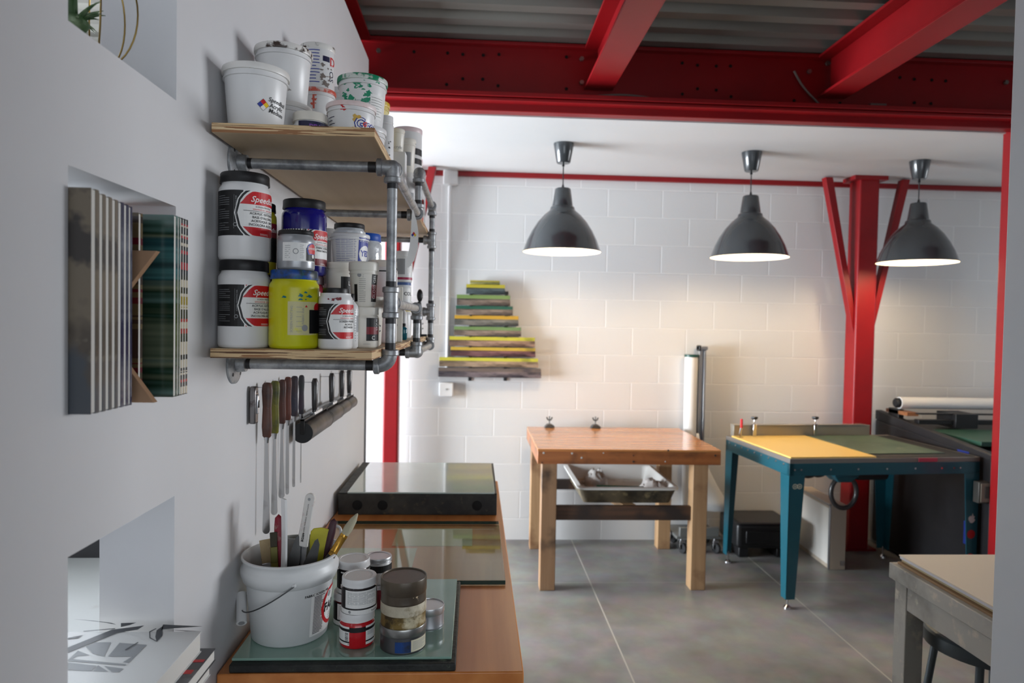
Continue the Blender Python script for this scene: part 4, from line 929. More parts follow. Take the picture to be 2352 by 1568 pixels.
for i, (a, b, dy, la) in enumerate(((684, 1228, .0, 'dark pointed palette blade standing left of the putty knife'), (728, 1236, -.03, 'dark pointed palette blade in front of the yellow scraper'))):
    o, l = tool('palette_blade', la, (bx-.012+.02*i, by-.03-.006*i, FL), bp_(a, b, dy), 'palette knife', .2*i)
    flatprof(MB(), [(-.009, 0), (.009, 0), (.014, l-.05), (.009, l-.012), (.002, l), (-.003, l-.006), (-.013, l-.06)], .0015).build('blade', DARKB, o)
tp = bp_(768, 1190, .03); o, l = tool('ink_spatula', 'dark purple rounded handle at the right rear of the bucket', (bx+.035, by+.01, FL), tp, 'spatula')
MB().lathe([(0, 0), (.005, 0), (.006, l-.1), (.009, l-.07), (.010, l-.03), (.007, l-.006), (0, l)], 18, 0, Matrix.Diagonal((1, .55, 1, 1))).build('handle', M('dark_purple_handle', (66, 34, 44), .5), o)
tp = bp_(776, 1208, .045); o, l = tool('ring_tool', 'white loop-ended plastic handle at the right rear of the bucket', (bx+.045, by+.03, FL), tp, 'tool')
MB().tube([(0, 0, 0), (0, 0, l-.03)], .0035, 10).tube([(.0105*cos(a), 0, l-.018+.018*sin(a)) for a in [2*pi*i/20 for i in range(20)]], .003, 8, closed=True).build('body', W_PLAS, o)
# grey tray-like scoop at the back
o = thing('plastic_scoop', 'grey translucent plastic pot leaning at the back of the bucket', 'pot', (bx+.012, by+.036, FL), (-.10, 0, 0), 'tools in the bucket')
MB().lathe([(0, 0), (.030, 0), (.042, .165), (.0445, .170), (.0445, .180), (.041, .180), (.039, .165), (.028, .005), (0, .005)][::-1], 36, 0, Matrix.Diagonal((1.0, .55, 1, 1))).build('body', M('grey_translucent', (150, 152, 148), .3), o, sharp=50)

# ---- jars and cans on the near slab
JG = 'ink jars and cans on the near glass slab'
def jar2(label, px, y, z, r, h, **k):
    k.setdefault('group', JG); k.setdefault('py', 1400); return jar(label, px, y, z, r, h, **k)
def lab_blk(L, R, h):
    L.rect(-1.5*R, 1.5*R, h*.10, h*.72, INK, 0); L.rect(-.85*R, 1.2*R, h*.14+.004, h*.70, PAPER, 1); L.lines(-.7*R, 1.0*R, h*.30, h*.66, 12, GREYL, 2, .0007)
    L.rect(-1.4*R, 1.5*R, h*.02, h*.15, PAPER, 1); L.disc(-.55*R, h*.09, .003, GREYL, 2); L.text("Relief Ink", .005, 1.0*R, h*.08, INK, 2)
SMOKE = M('smoky_clear_jar', (62, 56, 58), .15, coat=.5)
JL = W_PLAS
def jr(label, px, y, z, h, body, lab, x=None, lid=JL): return jar2(label, px, y, z, .0362, h, body=body, lid=lid, lid_h=.0175, lidr=.0362, lab=lab, x=x)
def lab_redjar(L, R, h):
    L.rect(-1.5*R, -.45*R, h*.12, h*.66, PAPER, 0); L.rect(-1.5*R, 1.5*R, h*.52, h*.60, INK, 1)
    for i in range(9): L.rect(-.9*R+i*.0014, -.9*R+i*.0014+random.choice((.0005, .0009)), h*.22, h*.5, INK, 2) if 0 else L.rect(-.72*R, -.52*R, h*.26+i*h*.026, h*.26+i*h*.026+random.choice((.0006, .001)), INK, 2)
    L.rect(.5*R, 1.5*R, h*.12, h*.66, PAPER, 0); L.rect(-.45*R, .5*R, h*.50, h*.64, INK, 0); L.lines(.6*R, 1.1*R, h*.38, h*.5, 5, GREYL, 2, .0005); L.rect(-1.5*R, -.45*R, h*.2, h*.24, INK, 1); L.rect(.5*R, 1.5*R, h*.2, h*.24, INK, 1); L.text("8", .004, -.5*R, h*.17, INK, 2)
jr('bright red ink jar with white lid, bottom of the front stack', 831, 1.436, SL, .072, REDP, lab_redjar, x=.2610)
jr('smoky ink jar with white label and white lid, standing on the bright red jar', 835, 1.436, SL+.072, .072, SMOKE, lab_blk, x=.2645)
def lab_ia(L, R, h): lab_blk(L, R, h); L.rect(-1.2*R, .1*R, h*.32, h*.66, INK, 2); L.text("IA", .017, -.45*R, h*.48, PAPER, 3, 0, 0, .0006)
jr('dark ink jar with pale letters and white lid, top of the rear left stack', 820, 1.545, SL+.070, .072, SMOKE, lab_ia, x=.2335)
jr('red-edged dark ink jar with white lid, bottom of the rear left stack', 811, 1.545, SL, .070, DKRED, lab_blk, x=.2265)
def lab_sv(L, R, h): L.rect(-1.5*R, 1.5*R, h*.48, h*.74, INK, 0); L.rect(-1.5*R, 1.5*R, h*.10, h*.48, PAPER, 0); L.disc(.55*R, h*.3, .008, GREYL, 1); L.disc(.55*R, h*.3, .0072, PAPER, 2)
AL = M('spun_aluminium_lid', (186, 188, 190), .35, .8)
jar2('ink tin with silver lid and black band, top of the rear right stack', 872, 1.63, SL+.056, .0315, .062, kind='jar', lid=AL, body=W_PLAS, lid_h=.011, lidr=.0322, lab=lab_sv, x=.277)
jar2('dark crimson ink tin under the black-banded tin', 872, 1.63, SL, .0315, .056, kind='jar', lid=AL, body=DKRED, lid_h=.011, lidr=.0322, x=.277)
BROWN = M('brown_ink_can_paint', (90, 80, 66), .35, .2, var=[((72, 62, 52), 8, .55, .1), ((150, 110, 80), 40, .76, .02)])
jar2('brown ink can with dented dark lid, top of the three-can stack', 937, 1.424, SL+.098, .0478, .049, kind='can', lid=BROWN, body=BROWN, lid_h=.028, x=.3585, lab=lambda L, R, h: L.splats(-.1*R, .7*R, h*.15, h*.35, 4, M('scratch_pale', (190, 170, 140), .5), .003, 0))
CRUST = M('crusted_cream_lid', (206, 198, 176), .6, var=[((120, 96, 50), 18, .6, .05), ((170, 160, 140), 9, .5, .1)], bump=(50, .8, .004))
GOLDC = M('gold_crusted_can', (126, 104, 56), .45, .4, var=[((200, 190, 160), 14, .58, .05), ((70, 56, 34), 22, .6, .05)], bump=(50, .7, .003))
jar2('gold can with cream paint-crusted lid, middle of the three-can stack', 937, 1.424, SL+.051, .0475, .047, kind='can', lid=CRUST, body=GOLDC, lid_h=.020, x=.3585)
def lab_tin(L, R, h): L.rect(-.35*R, .35*R, h*.08, h*.52, M('tin_blue_label', (20, 64, 130), .5, var=[((30, 40, 60), 30, .55, .1)]), 0); L.rect(.35*R, 1.3*R, h*.08, h*.56, M('tin_cream_label', (206, 200, 176), .5), 0); L.lines(.45*R, 1.2*R, h*.14, h*.5, 8, GREYL, 1, .0008)
jar2('silver ink tin with blue and cream label, bottom of the three-can stack', 937, 1.424, SL, .0485, .051, kind='can', lid=M('dull_tin', (150, 150, 148), .3, .85), body=M('dull_tin_dark', (96, 96, 98), .35, .8), lid_h=.016, lab=lab_tin, x=.3585)
jar2('small plain silver tin with white-topped lid beside the three-can stack', 1000, 1.52, SL, .0345, .046, kind='can', lid=M('spun_aluminium_lid'), body=M('pale_tin', (170, 170, 174), .35, .7), lid_h=.014, x=.4055)
# ============================================================ tools hung on the left partition
def hang_nail(t, z, l=.03): MB().tube([(-.0, 0, z), (l, 0, z)], .0012, 8).build('nail', CHROME, t)
# utility knife
p = at(584, 931, x=.012)
t = thing('utility_knife', 'silver box cutter fixed to the wall, first of the hanging tools', 'knife', (.0, p.y, p.z))
MB().prism([(-.011, -.040), (.011, -.040), (.012, .030), (.008, .043), (-.008, .043), (-.012, .030)], .014, 0, Matrix(((0,0,1,.004),(1,0,0,0),(0,1,0,0),(0,0,0,1)))).build('body', M('knife_grey_metal', (120, 116, 116), .3, .85, var=[((70, 60, 58), 30, .6, .06)]), t, bevel=.003)
MB().box(.018, .0215, -.0045, .0045, -.018, .024).box(.021, .023, -.003, .003, -.005, .012, 1).build('slider', [CHROME, INK], t, bevel=.001)
hang_nail(t, .03, .02)
KN = [(613, 878, 1005, 1224, 24, .0125, (96, 62, 52), (60, 44, 40), 'brown-handled broad ink knife, nearest of the six hung in a row', .0095),
      (631, 874, 996, 1181, 22, .0115, (120, 116, 40), (44, 56, 40), 'olive-green handled ink knife, second of the six hung in a row', .0085),
      (648, 871, 974, 1143, 16, .0095, (92, 54, 46), (56, 40, 38), 'dark brown handled ink knife, third of the six hung in a row', .008),
      (661, 865, 966, 1134, 16, .0095, (110, 60, 48), (70, 40, 34), 'reddish-brown handled ink knife, fourth of the six hung in a row', .0075),
      (676, 863, 957, 1117, 16, .0105, (54, 54, 68), (60, 40, 40), 'blue-grey handled ink knife, fifth of the six hung in a row', .006),
      (692, 861, 952, 1107, 12, .0085, (60, 46, 60), (40, 52, 50), 'purple-grey handled thin ink knife, last of the six hung in a row', .0025)]
for i, (px, a, b, c, wpx, r, c1, c2, lab, bw) in enumerate(KN):
    X0 = .022; pa = at(px, a, x=X0); pb = at(px, b, x=X0); pc = at(px, c, x=X0); yy = pb.y; bw *= .72; l1 = pa.z-pb.z; l2 = pb.z-pc.z
    t = thing('ink_knife', lab, 'palette knife', (0, yy, pa.z), (0, 0, 0), 'ink knives hung on the wall')
    hm = M('knife_handle_%s' % 'abcdef'[i], c1, .45, var=[(c2, 14, .52, .12), ((min(255, c1[0]+50), c1[1]+30, c1[2]+30), 40, .7, .03)])
    mb = MB().lathe([(0, 0), (r*.6, -.001), (r*.9, -.006), (r, -.02), (r*.82, -l1*.45), (r*.95, -l1*.8), (r*.8, -l1+.004), (r*.5, -l1), (0, -l1)][::-1], 20, 0, Matrix.Translation((X0, 0, 0)) @ Matrix.Diagonal((1, .62, 1, 1)))
    mb.build('handle', hm, t)
    z1 = -l1; tipw = bw*(1.25 if i < 3 else .8); n = 8; ol = [(-bw*.7, z1+.004), (-bw*.6, z1-.02)]
    end = z1-l2
    left = [(-bw*.7, z1+.004), (-bw*.62, z1-.02), (-bw*.8, z1-l2*.5), (-tipw, end+tipw)]; tip = [(tipw*math.cos(pi+pi*k/6), end+tipw+tipw*sin(pi+pi*k/6)) for k in range(1, 6)]
    right = [(-x, z) for x, z in left[::-1]]
    # blade hangs edge-on to the wall, facing the viewer, bowed slightly
    MB().prism(left+tip+right, .0012, 0, Matrix(((1,0,0,X0),(0,0,1,-.0006),(0,1,0,0),(0,0,0,1)))).build('blade', M('ink_knife_blade', (190, 190, 190), .12, 1.0, var=[((120, 118, 114), 6, .6, .06)]), t)
    MB().lathe([(0, z1-.012), (.004, z1-.012), (.006, z1+.002), (0, z1+.002)], 12, 0, Matrix.Translation((X0, 0, 0))).build('ferrule', CHROME, t)
    hang_nail(t, -.012, .03)
# brayers
BR = [(713, 872, 976, 695, 748, .0275), (746, 862, 958, 748, 775, .0255), (771, 855, 947, 775, 795, .0235), (790, 851, 934, 795, 809, .0215)]
BRD = M('brayer_metal_dark', (40, 38, 37), .4, .6); RUB = M('brayer_rubber', (82, 70, 64), .45, 0, coat=.1, var=[((40, 34, 34), 8, .5, .1)])
for i, (px, a, b, x0, x1, r) in enumerate(BR):
    X0 = .036; y0 = at(x0, b, x=X0).y; y1 = at(x1, b, x=X0).y-.012; pz = at((x0+x1)/2, b, x=X0).z; yh = (y0+y1)/2-(.03 if i == 0 else .0); zt = at(px, a, x=X0).z
    t = thing('ink_brayer', ['largest dark ink roller, nearest of the four hung by their handles', 'second dark ink roller, just beyond the largest one', 'third dark ink roller from the ink knives', 'smallest dark ink roller, farthest along the wall'][i], 'ink roller', (0, (y0+y1)/2, 1.292), (0, 0, 0), 'brayers hung on the wall')
    h = (y1-y0)/2; zr = 0
    T = Matrix.Translation((X0, 0, zr)) @ Matrix.Rotation(-pi/2, 4, 'X')
    MB().lathe([(0, -h+.012), (r, -h+.012), (r, h-.012), (0, h-.012)], 28, 0, T).build('roller', RUB, t)
    MB().lathe([(0, -h), (r*1.02, -h), (r*1.02, -h+.012), (0, -h+.012)], 24, 0, T).build('end_cap', B_PLAS, t)
    MB().lathe([(0, h-.012), (r*1.02, h-.012), (r*1.02, h), (0, h)], 24, 0, T).build('end_cap', B_PLAS, t)
    MB().box(X0-.006, X0+.006, -h-.004, h+.004, r+.004, r+.010).box(X0-.006, X0+.006, -h-.004, -h-.001, -.004, r+.01).box(X0-.006, X0+.006, h+.001, h+.004, -.004, r+.01).build('frame', BRD, t, bevel=.0015)
    MB().tube([(X0, 0, r+.008), (X0, 0, r+.03), (X0, 0, zt-1.292-.012), (X0, 0, zt-1.292)], .009, 14, rs=[.006, .0085, .010, .006]).build('handle', M('brayer_handle', (38, 32, 32), .3, 0, coat=.4), t)
    MB().box(X0-.002, X0+.012, -h*.35, h*.35, r+.009, r+.018).build('clip', CHROME, t, bevel=.001)
    MB().tube([(0, 0, zt-1.292-.012), (X0, 0, zt-1.292-.012)], .0012, 8).build('nail', CHROME, t)

# ============================================================ magazines and bookend in the middle opening
SZ = 1.4775; BH = .277
MAR = M('marbled_cover', (84, 76, 68), .3, var=[((116, 106, 92), 4, .5, .03), ((64, 60, 58), 5.5, .56, .02), ((146, 138, 122), 7, .62, .03), ((74, 78, 84), 3.1, .62, .02)])
NAV = M('navy_fade_cover', (26, 26, 62), .2, var=[((140, 146, 156), 5, .54, .1, (.1, .1, 1)), ((24, 26, 70), 9, .6, .05, (.1, .1, 1))])
TEA = stripes('teal_stripe_cover', [(20, 46, 50), (16, 34, 40), (64, 108, 108), (30, 66, 70), (96, 104, 84), (22, 48, 34), (88, 118, 112), (34, 40, 26)], 19, 3.1, .15, 2, False, .02)
REDS = stripes('red_black_stripe_spine', [(24, 26, 34), (190, 180, 160), (160, 30, 40), (20, 22, 28), (196, 186, 166), (150, 130, 40), (30, 40, 60), (150, 30, 36)], 34, 5.2, .25, 2, True, .0)
BRS = stripes('brown_stripe_cover', [(60, 44, 36), (96, 80, 54), (90, 20, 30), (70, 60, 40), (40, 30, 26)], 40, 1.2, .2, 2, True, .0)
PAGES = M('page_edges', (214, 212, 206), .6)
def mag(name, label, cat, y0, th, xs, h, cover, group, depth=.21, spine=None, z=SZ):
    t = thing(name, label, cat, (xs-depth/2, y0+th/2, z), group=group)
    d = depth/2; th_ = th/2
    MB().box(-d, d, -th_, -th_+.0012, 0, h).box(-d, d+.0004, th_*.15, th_, 0, h).build('cover', spine or cover, t, smooth=False) if spine is None else MB().box(-d, d, -th_, -th_+.0012, 0, h).box(-d, d+.0004, th_*.15, th_, 0, h, 1).build('cover', [cover, spine], t, smooth=False)
    MB().box(-d+.001, d-.0005, -th_+.0012, th_*.15, .0015, h-.0015).build('page_block', PAGES, t, smooth=False)
    return t
LG = 'magazines standing in the middle wall opening'
yy = YA+.002
order = [(.0175, MAR, 'brown marbled magazine, nearest of the left-hand file, its cover facing the viewer'), (.0145, MAR, 'second brown marbled magazine in the left-hand file'), (.0145, MAR, 'third brown marbled magazine in the left-hand file'),
         (.0145, MAR, 'fourth brown marbled magazine, next to the navy ones'), (.0145, NAV, 'first navy and silver magazine after the marbled ones'), (.0120, NAV, 'middle navy and silver magazine'), (.0095, NAV, 'last and thinnest navy and silver magazine, beside the wooden bookend')]
for i, (th, m, lab) in enumerate(order):
    mag('magazine', lab, 'magazine', yy, th, .026, BH+(.002 if i == 0 else 0)-.0008*i, m, LG); yy += th+.0006
yn = yy
# bookend: board with a K-shaped notch
BE = wood('bookend_board', (150, 116, 88), (168, 134, 104), 'z', .6, .5)
q = []
for (a, b) in ((364, 577), (302, 684), (302, 805), (358, 914)):
    p = at(a, b, y=yn+.03); q.append((p.x, p.z-SZ))
t = thing('bookend', 'tan wooden bookend with a deep V-notch between the two files of magazines', 'bookend', (0, yn+.03, SZ))
poly = [(-.09, 0), (q[3][0], 0), (q[2][0]-.012, q[2][1]-.01), (q[1][0]-.012, q[1][1]+.0), (q[0][0], q[0][1]), (-.09, q[0][1]+.001)]
MB().prism(poly, .012, 0, Matrix(((1,0,0,0),(0,0,1,-.006),(0,1,0,0),(0,0,0,1)))).build('board', BE, t, bevel=.0006, smooth=False)
mag('magazine', 'brown and dark red striped magazine seen through the bookend notch', 'magazine', yn+.055, .012, at(321, 760, y=yn+.06).x, BH-.004, BRS, LG)
y = 1.066
for i, (th, m, sp, lab) in enumerate(((.0135, TEA, None, 'teal and dark green striped magazine with its glossy cover facing the viewer'), (.0085, TEA, None, 'second teal striped magazine behind the glossy one'), (.0098, REDS, None, 'first red and black striped magazine in the right-hand file'),
        (.0098, REDS, None, 'middle red and black striped magazine in the right-hand file'), (.0098, REDS, None, 'last red and black striped magazine at the far jamb'))):
    mag('magazine', lab, 'magazine', y, th, .040-.0003*i, BH, m, LG, .2); y += th+.0004

# ============================================================ papers and books in the lower opening
def slabbook(name, label, x0, x1, y0, y1, z, th, cover, pages=True, rot=0, f=None):
    cx, cy = (x0+x1)/2, (y0+y1)/2; t = thing(name, label, 'book', (cx, cy, z), (0, 0, rot), 'books stacked in the lower wall opening')
    a, b = (x1-x0)/2, (y1-y0)/2
    MB().box(-a, a, -b, b, 0, .0015).box(-a, a, -b, b, th-.0015, th).build('cover', cover, t, smooth=False)
    MB().box(-a+.001, a-.0015, -b+.001, b-.001, .0015, th-.0015).build('page_block', PAGES if pages else cover, t, smooth=False)
    if f: f(t, a, b, th)
    return t
z0 = .994; BW = M('book_white_cover', (214, 216, 216), .4)
slabbook('art_book', 'tan board-covered book at the bottom of the stack in the lower opening', -.30, .094, .872, 1.10, z0, .022, M('tan_board', (176, 158, 136), .7)); z0 += .022
def redtab(t, a, b, th):
    MB().box(a-.02, a+.010, -.02, -.012, th*.5, th*.5+.0012).build('bookmark', RED, t)
slabbook('art_book', 'white book with red ribbon above the tan book in the lower opening', -.26, .076, .875, 1.125, z0, .022, BW, f=redtab); z0 += .022
slabbook('art_book', 'book with dark marbled cover under the top white volume', -.24, .082, .870, 1.130, z0, .020, M('dark_marbled', (48, 50, 56), .3, var=[((110, 112, 118), 9, .55, .06)])); z0 += .020
def drawing(t, a, b, th):
    L_ = Lab(None, lambda u, v, o: Vector((u, v, th+o)))
    G = M('print_grey', (140, 144, 148), .5)
    def P_(pts, m, ly=0): 
        L_.poly([((lambda p: (p.x-t.location.x, p.y-t.location.y))(at(x, y, z=t.location.z+th))) for x, y in pts], m, ly)
    zz = lambda x, y: (x*620/2077, 1100+y*468/1568)
    for pl in ([(660,1290),(735,1255),(855,1255),(800,1365),(715,1345)], [(920,1260),(1130,1275),(990,1415),(945,1410),(1015,1366),(830,1366)], [(515,1410),(745,1435),(705,1478),(515,1468)],
               [(755,1432),(835,1482),(715,1478)], [(800,1438),(950,1458),(915,1486),(860,1484)], [(515,1400),(600,1320),(690,1355),(590,1362),(560,1385),(770,1405),(975,1425),(960,1435),(740,1418)]):
        P_([zz(*p) for p in pl], G)
    K = M('print_black_brush', (62, 66, 72), .5)
    for pl in ([(515,1300),(860,1160),(1110,1128),(1060,1160),(900,1185),(515,1338)], [(930,1110),(1050,1105),(1000,1125),(930,1140)], [(1255,1120),(1560,1135),(1340,1150),(1240,1160)], [(1205,1165),(1255,1130),(1250,1205),(1205,1255),(1195,1215)],
               [(640,1170),(890,1148),(880,1156),(645,1176)], [(560,1078),(720,1090),(860,1108),(895,1122),(800,1105)], [(1255,1156),(1430,1166),(1545,1172),(1430,1172)], [(515,1225),(640,1200),(600,1225),(515,1232)]):
        P_([zz(*p) for p in pl], K, 1)
    P_([zz(*p) for p in [(960,1315),(1060,1256),(1066,1259),(968,1320)]], K, 2); P_([zz(*p) for p in [(1148,1175),(1200,1150),(1203,1155),(1156,1180),(1158,1222),(1205,1248),(1200,1252),(1150,1226)]], K, 2)
    L_.build('cover_print', t); MB().box(a-.01, a+.016, b-.034, b-.026, -.0008, .0004).build('bookmark', RED, t); MB().box(a-.01, a+.012, b-.070, b-.058, -.001, .0002).build('bookmark', RED, t)
slabbook('art_book', 'large white book with grey and black brush drawing, top of the lower-opening stack', -.32, .064, .868, 1.118, z0, 1.0915-z0, BW, f=drawing)

# ============================================================ air plant in wire globe, top opening
t = thing('wire_plant_globe', 'air plant in a globe of thin brass wire hoops in the top wall opening', 'plant holder', (-.060, 1.035, 1.957))
BRS_W = M('brass_wire', (130, 108, 60), .3, .9)
for k, (rx, rz, ro) in enumerate(((.056, .085, .25), (.054, .085, 1.25), (.054, .085, 2.2))):
    T = Matrix.Rotation(ro, 4, 'Z'); MB().tube([T @ Vector((rx*cos(a), 0, .0865+rz*sin(a))) for a in [2*pi*i/40 for i in range(40)]], .0013, 8, closed=True).build('wire_hoop', BRS_W, t)
pl = thing('air_plant', 'spiky green air plant cradled in the brass wire globe', 'plant', (-.068, 1.0, 1.996))
AG = M('air_plant_green', (48, 74, 40), .5, var=[((110, 126, 96), 20, .58, .08)]); random.seed(3)
for i in range(26):
    a = random.uniform(0, 2*pi); u = random.uniform(.15, 1.0); l = random.uniform(.04, .085); pts = []; rs = []
    for k in range(7):
        s_ = k/6; pts.append((cos(a)*l*u*s_*.7, sin(a)*l*u*s_*.7, .012+l*(1-u*.6)*s_-.02*s_*s_*u)); rs.append(.0042*(1-s_)+.0004)
    MB().tube(pts, .003, 6, rs=rs).build('leaf', AG, pl)
MB().sphere((0, 0, .012), .015, 0, 14, (1.2, 1.2, .9)).build('leaf_base', AG, pl)
# table in the left room, seen through the lower opening
t = thing('white_table', 'white table top beyond the partition, seen through the lower opening', 'table', (-1.15, 1.9, 0))
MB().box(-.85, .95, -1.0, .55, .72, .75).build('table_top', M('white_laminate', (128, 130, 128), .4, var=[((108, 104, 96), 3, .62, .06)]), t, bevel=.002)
for sx in (-.8, .5):
    for sy in (-.7, .5): MB().box(sx-.02, sx+.02, sy-.02, sy+.02, 0, .72).build('leg', GREYL, t)

t = thing('low_cabinet', 'dark grey low cabinet beyond the white table, glimpsed through the lower opening', 'cabinet', (-1.3, 2.68, 0))
MB().box(-.6, .55, -.16, .16, .06, .93).box(-.62, .57, -.175, .17, .93, .955).build('cabinet_body', M('cabinet_charcoal', (58, 58, 60), .5), t, bevel=.003)
for k in (-.6, -.02): MB().box(k+.01, k+.565, -.172, -.16, .08, .91).build('cabinet_door', M('cabinet_charcoal'), t, bevel=.003)
# ============================================================ wooden worktable at the back
FIR = wood('fir_post', (158, 122, 86), (180, 146, 108), 'z', .55, .7, dark=((120, 84, 56), .62))
FIR2 = wood('fir_post_stained', (140, 106, 76), (164, 130, 98), 'z', .5, .7, dark=((60, 46, 36), .60))
RAIL = wood('dark_stretcher', (60, 42, 32), (96, 66, 46), 'x', .55, .8, dark=((44, 34, 30), .5))
TOP = wood('butcher_block', (186, 118, 62), (212, 152, 94), 'x', .2, .9, coat=.35, plank=.13)
TOPE = wood('butcher_block_apron', (140, 80, 40), (172, 106, 58), 'x', .35, .8, dark=((70, 46, 30), .63), coat=.2)
wt = thing('worktable', 'sturdy wooden worktable with glossy orange-brown plank top by the block wall', 'table', (1.435, 4.46, 0))
MB().box(-.555, .555, -.435, .435, .842, .855).build('table_top', TOP, wt, bevel=.002)
MB().box(-.555, .555, -.435, -.400, .765, .842).box(-.555, .555, .400, .435, .765, .842).box(-.555, -.52, -.40, .40, .765, .842).box(.52, .555, -.40, .40, .765, .842).build('apron', TOPE, wt, bevel=.003)
mb = MB(); random.seed(11)
for (a, b) in ((1249,1040),(1314,1041),(1336,1051),(1386,1040),(1455,1046),(1455,1060),(1528,1060),(1245,1062),(1643,1046),(1535,1034)):
    p = at(a, b, y=4.024); r = random.choice((.004, .006)); c = 0 if a in (1314, 1336, 1386, 1528, 1249) else 1
    mb.lathe([(0, .0012), (r*.8, .0012), (r, 0)], 10, c, Matrix.Translation((p.x-1.435, -.436, p.z)) @ Matrix.Rotation(pi/2, 4, 'X'))
mb.build('screws_and_spots', [M('pale_paint_spot', (190, 190, 184), .5), INK], wt)
LG4 = [(-.482, -.385, FIR2), (.435, -.385, FIR), (-.482, .365, FIR), (.435, .365, FIR)]
for (x, y, m) in LG4: MB().box(x-.046, x+.046, y-.045, y+.045, 0, .842).build('leg', m, wt, bevel=.004)
MB().box(-.436, .389, -.405, -.367, .420, .505).build('stretcher', RAIL, wt, bevel=.003)
MB().box(-.436, .389, .35, .388, .420, .490).build('stretcher', RAIL, wt, bevel=.003)
MB().add([(x, y, z) for z in (.475, .505) for x, y in ((-.02, -.36), (.06, -.36), (-.16, .35), (-.24, .35))], [(0,3,2,1),(4,5,6,7),(0,1,5,4),(1,2,6,5),(2,3,7,6),(3,0,4,7)]).build('brace', FIR, wt)
# white tray
ty = thing('plastic_tray', 'large dirty white plastic tray lying on the stretchers under the worktable', 'tray', (1.45, 4.445, .506))
def rr(hx, hy, r, n=6): return [(sx*(hx-r)+r*cos(a), sy*(hy-r)+r*sin(a)) for sx, sy, a0 in ((1, 1, 0), (-1, 1, pi/2), (-1, -1, pi), (1, -1, 1.5*pi)) for a in [a0+pi/2*i/n for i in range(n+1)]]
rings = [(rr(.27, .31, .03), 0), (rr(.30, .345, .045), .085), (rr(.315, .36, .05), .090), (rr(.315, .36, .05), .100), (rr(.290, .335, .045), .104), (rr(.278, .323, .04), .092), (rr(.26, .30, .03), .010)]
mb = MB(); n = len(rings[0][0]); vs = [(x, y, z) for rg, z in rings for x, y in rg]
fs = [(k*n+i, k*n+(i+1) % n, (k+1)*n+(i+1) % n, (k+1)*n+i) for k in range(len(rings)-1) for i in range(n)]
mb.add(vs, fs); mb.m = [0 if k == 0 else (1 if k < 6 else 2) for k in range(len(rings)-1) for i in range(n)]
mb.add([(x, y, 0) for x, y in rings[0][0]], [tuple(range(n))[::-1]], 0); mb.add([(x, y, .010) for x, y in rings[-1][0]], [tuple(range(n))], 2)
mb.build('tray_shell', [M('tray_dirty_side', (118, 106, 84), .5, var=[((60, 56, 48), 7, .5, .1), ((160, 146, 110), 12, .62, .06)]), M('tray_white_rim', (216, 216, 212), .35), M('tray_inner_grime', (196, 190, 178), .45, var=[((120, 84, 50), 3, .58, .06)])], ty, sharp=50)
random.seed(5)
def rag(label, name, cx, cy, cz, sx, sy, sz, col, cat):
    mb = MB(); n = 12; vs = []
    for j in range(n+1):
        for i in range(n+1):
            u, v = i/n-.5, j/n-.5; e = max(0, 1-(4*(u*u+v*v))); vs.append((u*sx+random.uniform(-.006, .006), v*sy+random.uniform(-.006, .006), sz*sqrt(e)*(.6+.6*random.random())))
    mb.add(vs, [(j*(n+1)+i, j*(n+1)+i+1, (j+1)*(n+1)+i+1, (j+1)*(n+1)+i) for j in range(n) for i in range(n)])
    o = mb.build(name, col, sharp=180); m_ = o.modifiers.new('s', 'SOLIDIFY'); m_.thickness = .002
    o.location = (cx, cy, cz); tag(o, label, cat, 'things in the tray'); return o
rag('crumpled white plastic bag at the right front of the tray', 'crumpled_bag', 1.64, 4.28, .519,   .20, .26, .10, M('bag_film', (226, 222, 218), .4), 'bag')
rag('crumpled grey plastic sheet at the rear left of the tray', 'crumpled_bag', 1.33, 4.55, .519, .16, .22, .10, M('grey_film', (196, 194, 190), .4), 'bag')
o = MB().box(-.15, .15, -.035, .035, 0, .02).box(-.15, .15, -.012, .012, .02, .045).build('green_scraper_block', M('dark_green_block', (18, 66, 44), .45), bevel=.004); o.location = (1.43, 4.25, .545); o.rotation_euler = (0, 0, -.12)
tag(o, 'dark green flat block lying in the tray', 'tool', 'things in the tray')
o = MB().box(-.12, .12, -.05, .05, 0, .018).build('dark_sponge_block', M('dark_grey_block', (54, 52, 50), .6), bevel=.006); o.location = (1.36, 4.33, .519); o.rotation_euler = (0, 0, .2); tag(o, 'flat dark grey block under the crumpled sheet in the tray', 'tool', 'things in the tray')
o.scale = (1, 1, 1)
for o_ in [q_ for q_ in bpy.data.objects if q_.name.startswith('green_scraper')]: o_.location.z = .519+.019
# hinge clamps on the worktable
HC = M('cast_clamp_grey', (84, 84, 82), .45, .7)
for px, lab in ((1261, 'left small grey wing-nut clamp at the back edge of the worktable'), (1365, 'right small grey wing-nut clamp at the back edge of the worktable')):
    p = at(px, 980, z=.857); t = thing('hinge_clamp', lab, 'clamp', (p.x, min(p.y, 4.86), .855), group='clamps on the worktable')
    MB().prism([(-.036, 0), (.036, 0), (.036, .012), (.014, .026), (-.014, .026), (-.03, .012)], .05, 0, Matrix(((1,0,0,0),(0,0,-1,.025),(0,1,0,0),(0,0,0,1)))).build('clamp_body', HC, t, bevel=.003)
    MB().tube([(0, 0, .02), (0, 0, .082)], .0045, 10).build('screw', HC, t)
    MB().tube([(-.02, 0, .075), (-.012, 0, .058), (0, 0, .052), (.012, 0, .058), (.02, 0, .075)], .005, 8).build('wing_nut', HC, t)

